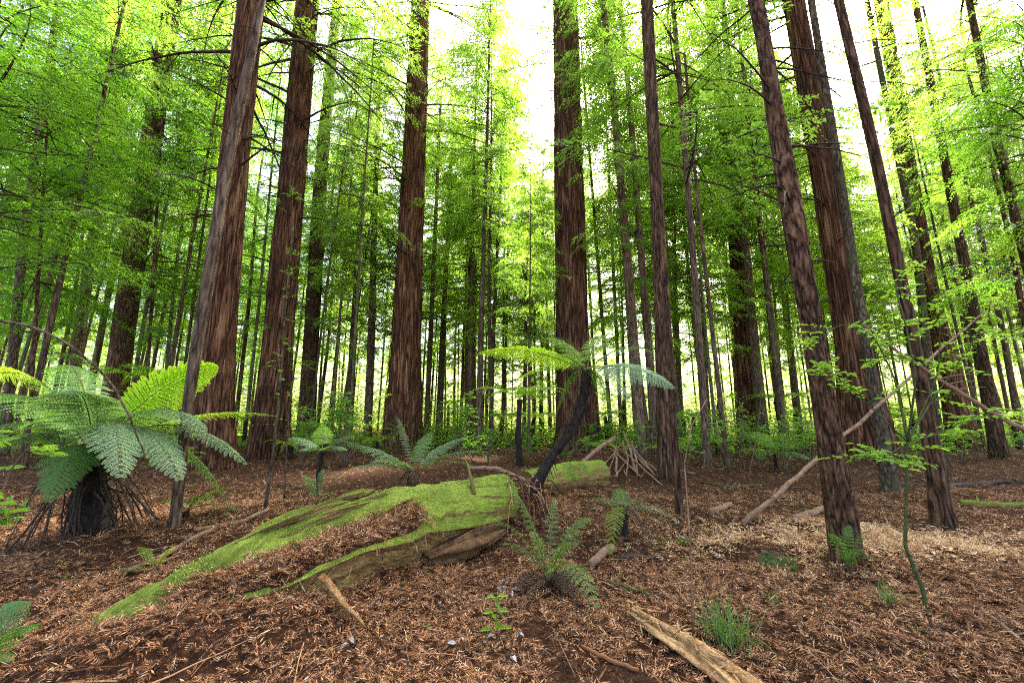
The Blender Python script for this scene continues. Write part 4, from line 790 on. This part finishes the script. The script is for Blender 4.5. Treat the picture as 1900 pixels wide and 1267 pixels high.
def bush(px, py, d_, h, w_, label, ll, n, seed, mat='broad', ns=7, group=None):
    r = np.random.default_rng(seed); b = P(px, py, d_); b[2] = float(H(b[0], b[1])); st = []
    for _ in range(ns):
        a = r.random()*6.28; q = b+np.array([math.cos(a)*w_*r.random(), math.sin(a)*w_*r.random()*.7, h*r.uniform(.6, 1)]); m_ = b*.45+q*.55+[0, 0, .1*h]+r.normal(0, .05, 3)
        st.append(([b, m_, q], [.012*h**.5, .008, .003]))
    return leafy('bush', st, label, 'bush', ll, 9, mat, 'smooth', seed, .35*h**.5, n, group)
bush(640, 850, 12.5, 2.3, 1.3, 'airy yellow green bush left of the straight redwood', .1, 14, 41, ns=12)
bush(560, 850, 12, 1.9, .7, 'sparse yellow green bush between the dark sprouted giant and the airy bush', .09, 9, 42)
bush(848, 835, 15, 2.3, 1.0, 'fresh green bush right behind the straight redwood left of centre', .11, 12, 43, ns=9)
bush(1300, 815, 19, 1.6, 1.3, 'low green bush behind the dark redwood right of centre', .14, 10, 44)
bush(1110, 830, 17, 1.4, 1.0, 'low bush right at the foot of the reddish giant', .13, 9, 45)
bush(1375, 830, 12, 2.0, .5, 'thin leafy shrub left of the spreading light green fern', .08, 7, 46, ns=4)
rq = np.random.default_rng(88); nb_ = 0
while nb_ < 42:
    y_ = rq.uniform(8.5, 20); px_ = rq.uniform(-40, 1940)
    if 900 < px_ < 1250 and y_ < 11 or 1560 < px_ < 1660: continue
    zone = 'left of the reddish giant' if px_ < 1000 else 'right of the reddish giant'
    bush(px_, 850, y_, rq.uniform(.6, 1.9), rq.uniform(.3, .9), 'small leafy shrub scattered among the middle distance trunks '+zone, .05+.004*y_, int(rq.integers(5, 9)), 500+nb_, ns=int(rq.integers(3, 6)), group='small shrubs '+zone); nb_ += 1
def pole(px0, py0, pts, rad, label, mat='smooth', cat='sapling', name='sapling', leaves_=True, seed=1, ll=.05, n=6, tw=.2):
    b = G(px0, py0); pp = [b]+[P(a, c_, b[1]+dd) for a, c_, dd in pts]
    if leaves_: return leafy(name, [(pp, np.linspace(rad, rad*.35, len(pp)))], label, cat, ll, 5, 'broad', mat, seed, tw, n)
    o = thing(name, b, label, cat); m_ = MB(); m_.tube(np.array(pp), np.linspace(rad, rad*.35, len(pp)), 8, rough=.3); m_.build('stem', M[mat], o); return o
pole(492, 945, [(508, 830, 0), (520, 700, 0), (530, 560, 0), (545, 420, 0)], .022, 'thin leafy sapling in front of the dark sprouted giant, taller of a pair', 'grey', seed=2, n=14, tw=.35)
pole(527, 932, [(533, 800, 0), (545, 680, 0), (556, 600, 0)], .014, 'thin sapling pair mate just right of the taller one, before the sprouted giant', 'grey', seed=3, n=8)
pole(1286, 1195, [(1283, 1050, 0), (1276, 940, 0), (1270, 860, 0), (1283, 790, 0), (1312, 740, 0)], .0075, 'thin pale bare stem standing upright behind the splintered log', 'stick', leaves_=False)
pole(1388, 890, [(1402, 820, 0), (1412, 740, 0), (1425, 640, 0)], .014, 'thin leaning sapling left of the spreading light green fern', seed=4, n=5)
pole(590, 925, [(588, 880, 0), (592, 830, 0)], .018, 'short dark sapling stump behind the log middle', 'fernstem', leaves_=False)
# seedling
sb = G(920, 1195); o = thing('seedling', sb, 'small seedling with bright oval leaves in the middle of the front litter', 'seedling'); st = MB(); lf = MB()
st.tube(np.array([sb, sb+[.01, 0, .1], sb+[0, 0, .2], sb+[0, 0, .28]]), [.003, .003, .002, .0015], 6); st.build('stem', M['moss'], o)
for k_, z in enumerate((.08, .13, .18, .24, .27)):
    for a in (k_*1.57+.2, k_*1.57+3.3): d = nz([math.cos(a), math.sin(a), .15]); lf.leaves([sb+[0, 0, z]+d*.01], [d], [[0, 0, 1]], .10-.01*k_, .045)
lf.build('foliage', M['broad'], o, smooth=False)
def grass(px, py, n, h, w_, label, seed):
    r = np.random.default_rng(seed); b = G(px, py); mb = MB()
    for _ in range(n):
        a = r.random()*6.28; l = h*r.uniform(.5, 1.15); out = r.uniform(.2, 1.0); q = b+np.array([r.normal(0, w_), r.normal(0, w_), 0]); t = np.linspace(0, 1, 7); e = np.array([math.cos(a), math.sin(a), 0])
        c = q+np.outer(t*l*out*.8, e); c[:, 2] += l*(t-.55*out*t*t*1.4); sd0 = np.array([-math.sin(a), math.cos(a), 0]); ww = (.0022*(1-t**2)+.0004)[:, None]
        v = np.stack([c-sd0*ww, c+sd0*ww], 1).reshape(-1, 3); i = np.arange(6)[:, None]*2; mb.add(v, i+np.array([[0, 1, 3, 2]]))
    return tag(mb.build('grass_tuft', M['grass'], origin=tuple(b)), label, 'grass tuft')
grass(1350, 1195, 170, .36, .05, 'large green grass tuft growing by the splintered log at the front', 1)
grass(1455, 1058, 90, .2, .04, 'grass tuft beside the mossy stump', 2)
grass(1436, 1120, 30, .14, .015, 'small upright grass tuft between the big tuft and the mossy stump', 3)
grass(1648, 1120, 50, .22, .03, 'thin grass tuft left of the sapling foot', 4)
grass(1560, 1040, 60, .2, .03, 'grass tuft at the foot of the plated trunk under the blue green fern', 5)
hb = MB(); r = np.random.default_rng(15)
for _ in range(130):
    x, y = field(1, 2.2, 9, r); x, y = float(x[0]), float(y[0]); q = np.array([x, y, float(H(x, y))+.02]); n = r.integers(3, 8); a = r.random(n)*6.28
    d = nz(np.stack([np.cos(a), np.sin(a), r.uniform(.2, 1, n)], -1)); hb.leaves(np.repeat(q[None], n, 0), d, nz(r.normal(0, .3, (n, 3))+[0, 0, 1]), r.uniform(.02, .06, n), r.uniform(.008, .02, n))
tag(hb.build('tiny_seedlings', M['frond'], smooth=False), 'tiny green seedlings and sprigs dotted over the brown litter', 'ground cover', kind='stuff')
# ---------------------------------------------------------------- sticks and dead wood
def stick(name, pts, rad, label, mat='stick', cat='stick', rough=.25, subs=0, group=None, k=8):
    P_ = np.asarray(pts, float); m_ = MB(); n = max(8, len(P_)*4); s = np.linspace(0, len(P_)-1, n)
    c = np.stack([np.interp(s, np.arange(len(P_)), P_[:, i]) for i in range(3)], -1); c[1:-1] = (c[:-2]+c[1:-1]*2+c[2:])/4
    r = np.random.default_rng(int(abs(P_[0][0])*1000)); c[1:-1] += r.normal(0, 1, (n-2, 3))*min(np.mean(rad)*.3, .006)
    m_.tube(c, np.interp(s, np.linspace(0, len(P_)-1, len(rad)), rad), k, rough=rough, seed=P_[0][0])
    for _ in range(subs):
        i = r.integers(2, n-1); e = nz(r.normal(0, 1, 3)); e[2] = abs(e[2])*.5; l = r.uniform(.1, .5); m_.tube([c[i], c[i]+e*l*.5, c[i]+e*l+[0, 0, -.04]], [np.mean(rad)*.4, np.mean(rad)*.3, .001], 5, cap=False)
    return tag(m_.build(name, M[mat], origin=tuple(c[0])), label, cat, group)
def Gs(px, py, dz=.02): p = G(px, py); p[2] += dz; return p
D = G(1378, 975)[1]
stick('fallen_branch', [Gs(1378, 975, .01), P(1440, 918, D+.1), P(1515, 852, D+.4), P(1640, 745, D+.9), P(1760, 635, D+1.3), P(1850, 560, D+1.6)], [.034, .03, .026, .02, .01], 'long bare branch propped diagonally behind the plated trunk', 'stick', 'fallen branch', subs=5)
stick('fallen_branch', [P(1600, 600, 5.6), P(1690, 670, 5.5), P(1760, 715, 5.4), P(1850, 770, 5.2), P(1930, 815, 5.0), Gs(2060, 930)], [.012, .018, .024, .028, .03, .035], 'bare branch sloping down to the right edge behind the bright sapling', 'stick', 'fallen branch', subs=6)
stick('twig', [P(-40, 590, 3.6), P(60, 605, 3.6), P(130, 640, 3.6), P(200, 700, 3.6), P(240, 770, 3.6), P(268, 840, 3.6), P(272, 860, 3.6)], [.013, .012, .010, .009, .008, .006, .003], 'long thin twig arching down in front of the big left fern', 'grey', 'twig', subs=3)
stick('fallen_branch', [Gs(230, 1068), Gs(300, 1035), Gs(360, 1000), Gs(425, 972)], [.02, .028, .03, .02], 'straight pale branch lying behind the near tip of the mossy log', 'stick', 'fallen branch', subs=2)
stick('fallen_branch', [Gs(360, 985), Gs(440, 975), Gs(500, 958, .1)], [.025, .03, .02], 'short red brown branch touching the far side of the log', 'stick', 'fallen branch')
stick('fallen_branch', [Gs(1128, 1085, .03), Gs(1165, 1098, .03), Gs(1212, 1112, .03)], [.018, .02, .012], 'short green mossy stick in front of the stump fern', 'moss', 'stick')
stick('fallen_branch', [Gs(1080, 1205), Gs(1125, 1228), Gs(1185, 1250)], [.010, .012, .010], 'slim dark red stick at the bottom left of the splintered log', 'litter', 'stick')
stick('fallen_branch', [Gs(1000, 1120, .02), Gs(1030, 1180, .02), Gs(1068, 1262, .02)], [.004, .004, .003], 'very thin pale bent stalk lying on the front litter', 'stick', 'stick')
stick('fallen_branch', [Gs(1318, 955, .04), Gs(1356, 940, .04)], [.045, .04], 'short stubby chunk of branch right of the thin curved stem', 'stick', 'stick', k=12)
stick('fallen_branch', [Gs(1470, 968, .04), Gs(1535, 948, .04)], [.05, .045], 'thick short branch chunk left of the plated trunk', 'stick', 'stick', k=12)
stick('fallen_branch', [Gs(1095, 1055, .04), Gs(1135, 1025, .05)], [.04, .045], 'thick short branch lying at the foot of the stump fern', 'stick', 'stick', k=12)
stick('fallen_branch', [Gs(1150, 1038, .03), Gs(1225, 1042, .03)], [.03, .022], 'dark brown stick lying right of the stump fern', 'twig', 'stick', k=10)
stick('fallen_branch', [Gs(1840, 1150), Gs(1880, 1180), Gs(1930, 1230)], [.012, .012, .01], 'pale stick at the right edge of the front litter', 'stick', 'stick', subs=2)
stick('fallen_branch', [Gs(1700, 1160), Gs(1800, 1180), Gs(1930, 1195)], [.007, .007, .006], 'thin dark stick lying right of the sapling foot', 'twig', 'stick')
stick('fallen_branch', [Gs(1290, 880), Gs(1240, 870), Gs(1190, 885)], [.03, .035, .02], 'light branch lying behind the thin curved stem', 'stick', 'fallen branch')
stick('fallen_branch', [Gs(1640, 900), Gs(1750, 905), Gs(1860, 895), Gs(1960, 900)], [.05, .06, .05, .04], 'long dark branch lying behind the two front right trunks', 'twig', 'fallen branch', subs=6)
stick('fallen_branch', [Gs(1780, 935), Gs(1850, 940), Gs(1950, 940)], [.05, .06, .05], 'mossy low branch on the litter at the right edge', 'log', 'fallen branch', subs=2)
stick('fallen_branch', [Gs(1300, 895), Gs(1350, 905), Gs(1420, 900)], [.02, .025, .015], 'mossy thin branch on the litter before the background trunks, right of centre', 'moss', 'fallen branch', subs=2)
stick('fallen_branch', [Gs(1270, 1010), Gs(1370, 990), Gs(1400, 1000)], [.008, .009, .006], 'thin stick lying between the stump fern and the plated trunk', 'stick', 'stick', subs=2)
stick('fallen_branch', [P(868, 868, 6.9), P(920, 868, 6.8), P(965, 885, 6.6), P(1000, 905, 6.4)], [.03, .035, .03, .02], 'curved brown branch draped over the broken end of the log', 'stick', 'fallen branch', subs=3)
stick('fallen_branch', [P(1070, 868, 9.0), P(1105, 835, 9.6), P(1140, 812, 10)], [.04, .05, .05], 'thick broken branch sticking up over the short log piece', 'stick', 'fallen branch')
# pile of sticks
for k_ in range(18):
    r = np.random.default_rng(900+k_); top = P(1158+r.normal(0, 14), 828+r.normal(0, 9), 10.9+r.normal(0, .15)); a = 1105+k_*7.5
    bt = Gs(a+r.normal(0, 9), 880+r.normal(0, 9), .02); stick('stick', [bt, (bt+top)/2+r.normal(0, .05, 3), top+nz(top-bt)*r.uniform(-.3, .45)], np.array([.018, .024, .012])*r.uniform(.6, 1.3), 'bare stick leaning in the tent shaped pile right of the reddish giant', 'stick', 'stick', group='sticks of the tent shaped pile')
# splintered log at the front
pts = [Gs(1172, 1150, .06), Gs(1225, 1185, .06), Gs(1290, 1225, .06), Gs(1360, 1275, .05), Gs(1430, 1330, .04)]
r = np.random.default_rng(77); o = thing('splintered_log', pts[2], 'pale freshly splintered rotten log in the front litter', 'log'); mb = MB(); mb.al = []
sweep(mb, pts, [.022, .036, .042, .045, .045], lambda s, a: 1/np.sqrt((np.cos(a)/1.35)**2+(np.sin(a)/.75)**2), 60, 220, 4.0, .85); mb.build('trunk', M['pale'], o)
for _ in range(150):
    s = r.uniform(0, 3.9); i_ = int(s); q = pts[i_]*(1-(s-i_))+pts[i_+1]*(s-i_)+r.normal(0, .03, 3); ax = nz(pts[0]-pts[3])
    d = nz(ax*r.choice([1, -.4])+r.normal(0, .3, 3)); l = r.uniform(.04, .14); mb2 = MB() if _ == 0 else mb2; mb2.tube([q, q+d*l*.6, q+d*l+[0, 0, r.normal(0, .01)]], [.008, .005, .001], 4, cap=False)
mb2.build('splinter', M['pale'], o)
# mossy stump
o = thing('stump', G(1425, 1050), 'low dark mossy stump left of the plated trunk', 'stump'); mb = MB(); b_ = G(1425, 1050)
for q_ in range(4):
    mb.al = []; rq = np.random.default_rng(q_); c_ = b_+[rq.normal(0, .07), rq.normal(0, .04), -.02]; sweep(mb, [c_, c_+[0, 0, .05], c_+[rq.normal(0, .02), 0, .09+.05*rq.random()]], [.07, .055, .03], lambda s, a: 1+0*s*a, 24, 20, q_, .8)
mb.build('trunk', M['moss'], o); v = np.concatenate(mb.v); fuzz(v[v[:, 2] > b_[2]+.03], 'moss', o, 500, r, ll=.025)
# white scraps of bleached leaves
for k_, (px, py) in enumerate([(938, 1085), (955, 1100), (945, 1110), (962, 1085), (930, 1100), (815, 1130), (855, 1207), (650, 1200), (905, 1195), (970, 1190), (640, 1030), (1450, 965), (1430, 980), (945, 1235)]):
    r = np.random.default_rng(k_); mb = MB(); p = Gs(px, py, .03); n = 4 if k_ < 5 else 2; a = r.random(n)*6.28
    mb.leaves(p+r.normal(0, .012, (n, 3)), nz(np.stack([np.cos(a), np.sin(a), r.normal(.1, .3, n)], -1)), nz(r.normal(0, .5, (n, 3))+[0, 0, 1]), r.uniform(.03, .06, n), r.uniform(.015, .03, n), fold=.5)
    lab = 'curled whitish dead leaf heaped beside the upright fern mound' if k_ < 5 else 'single bleached dead leaf lying alone on the brown litter'
    tag(mb.build('dead_leaf', M['white'], origin=tuple(p)), lab, 'dead leaf', 'heaped white leaves' if k_ < 5 else 'scattered white leaves')
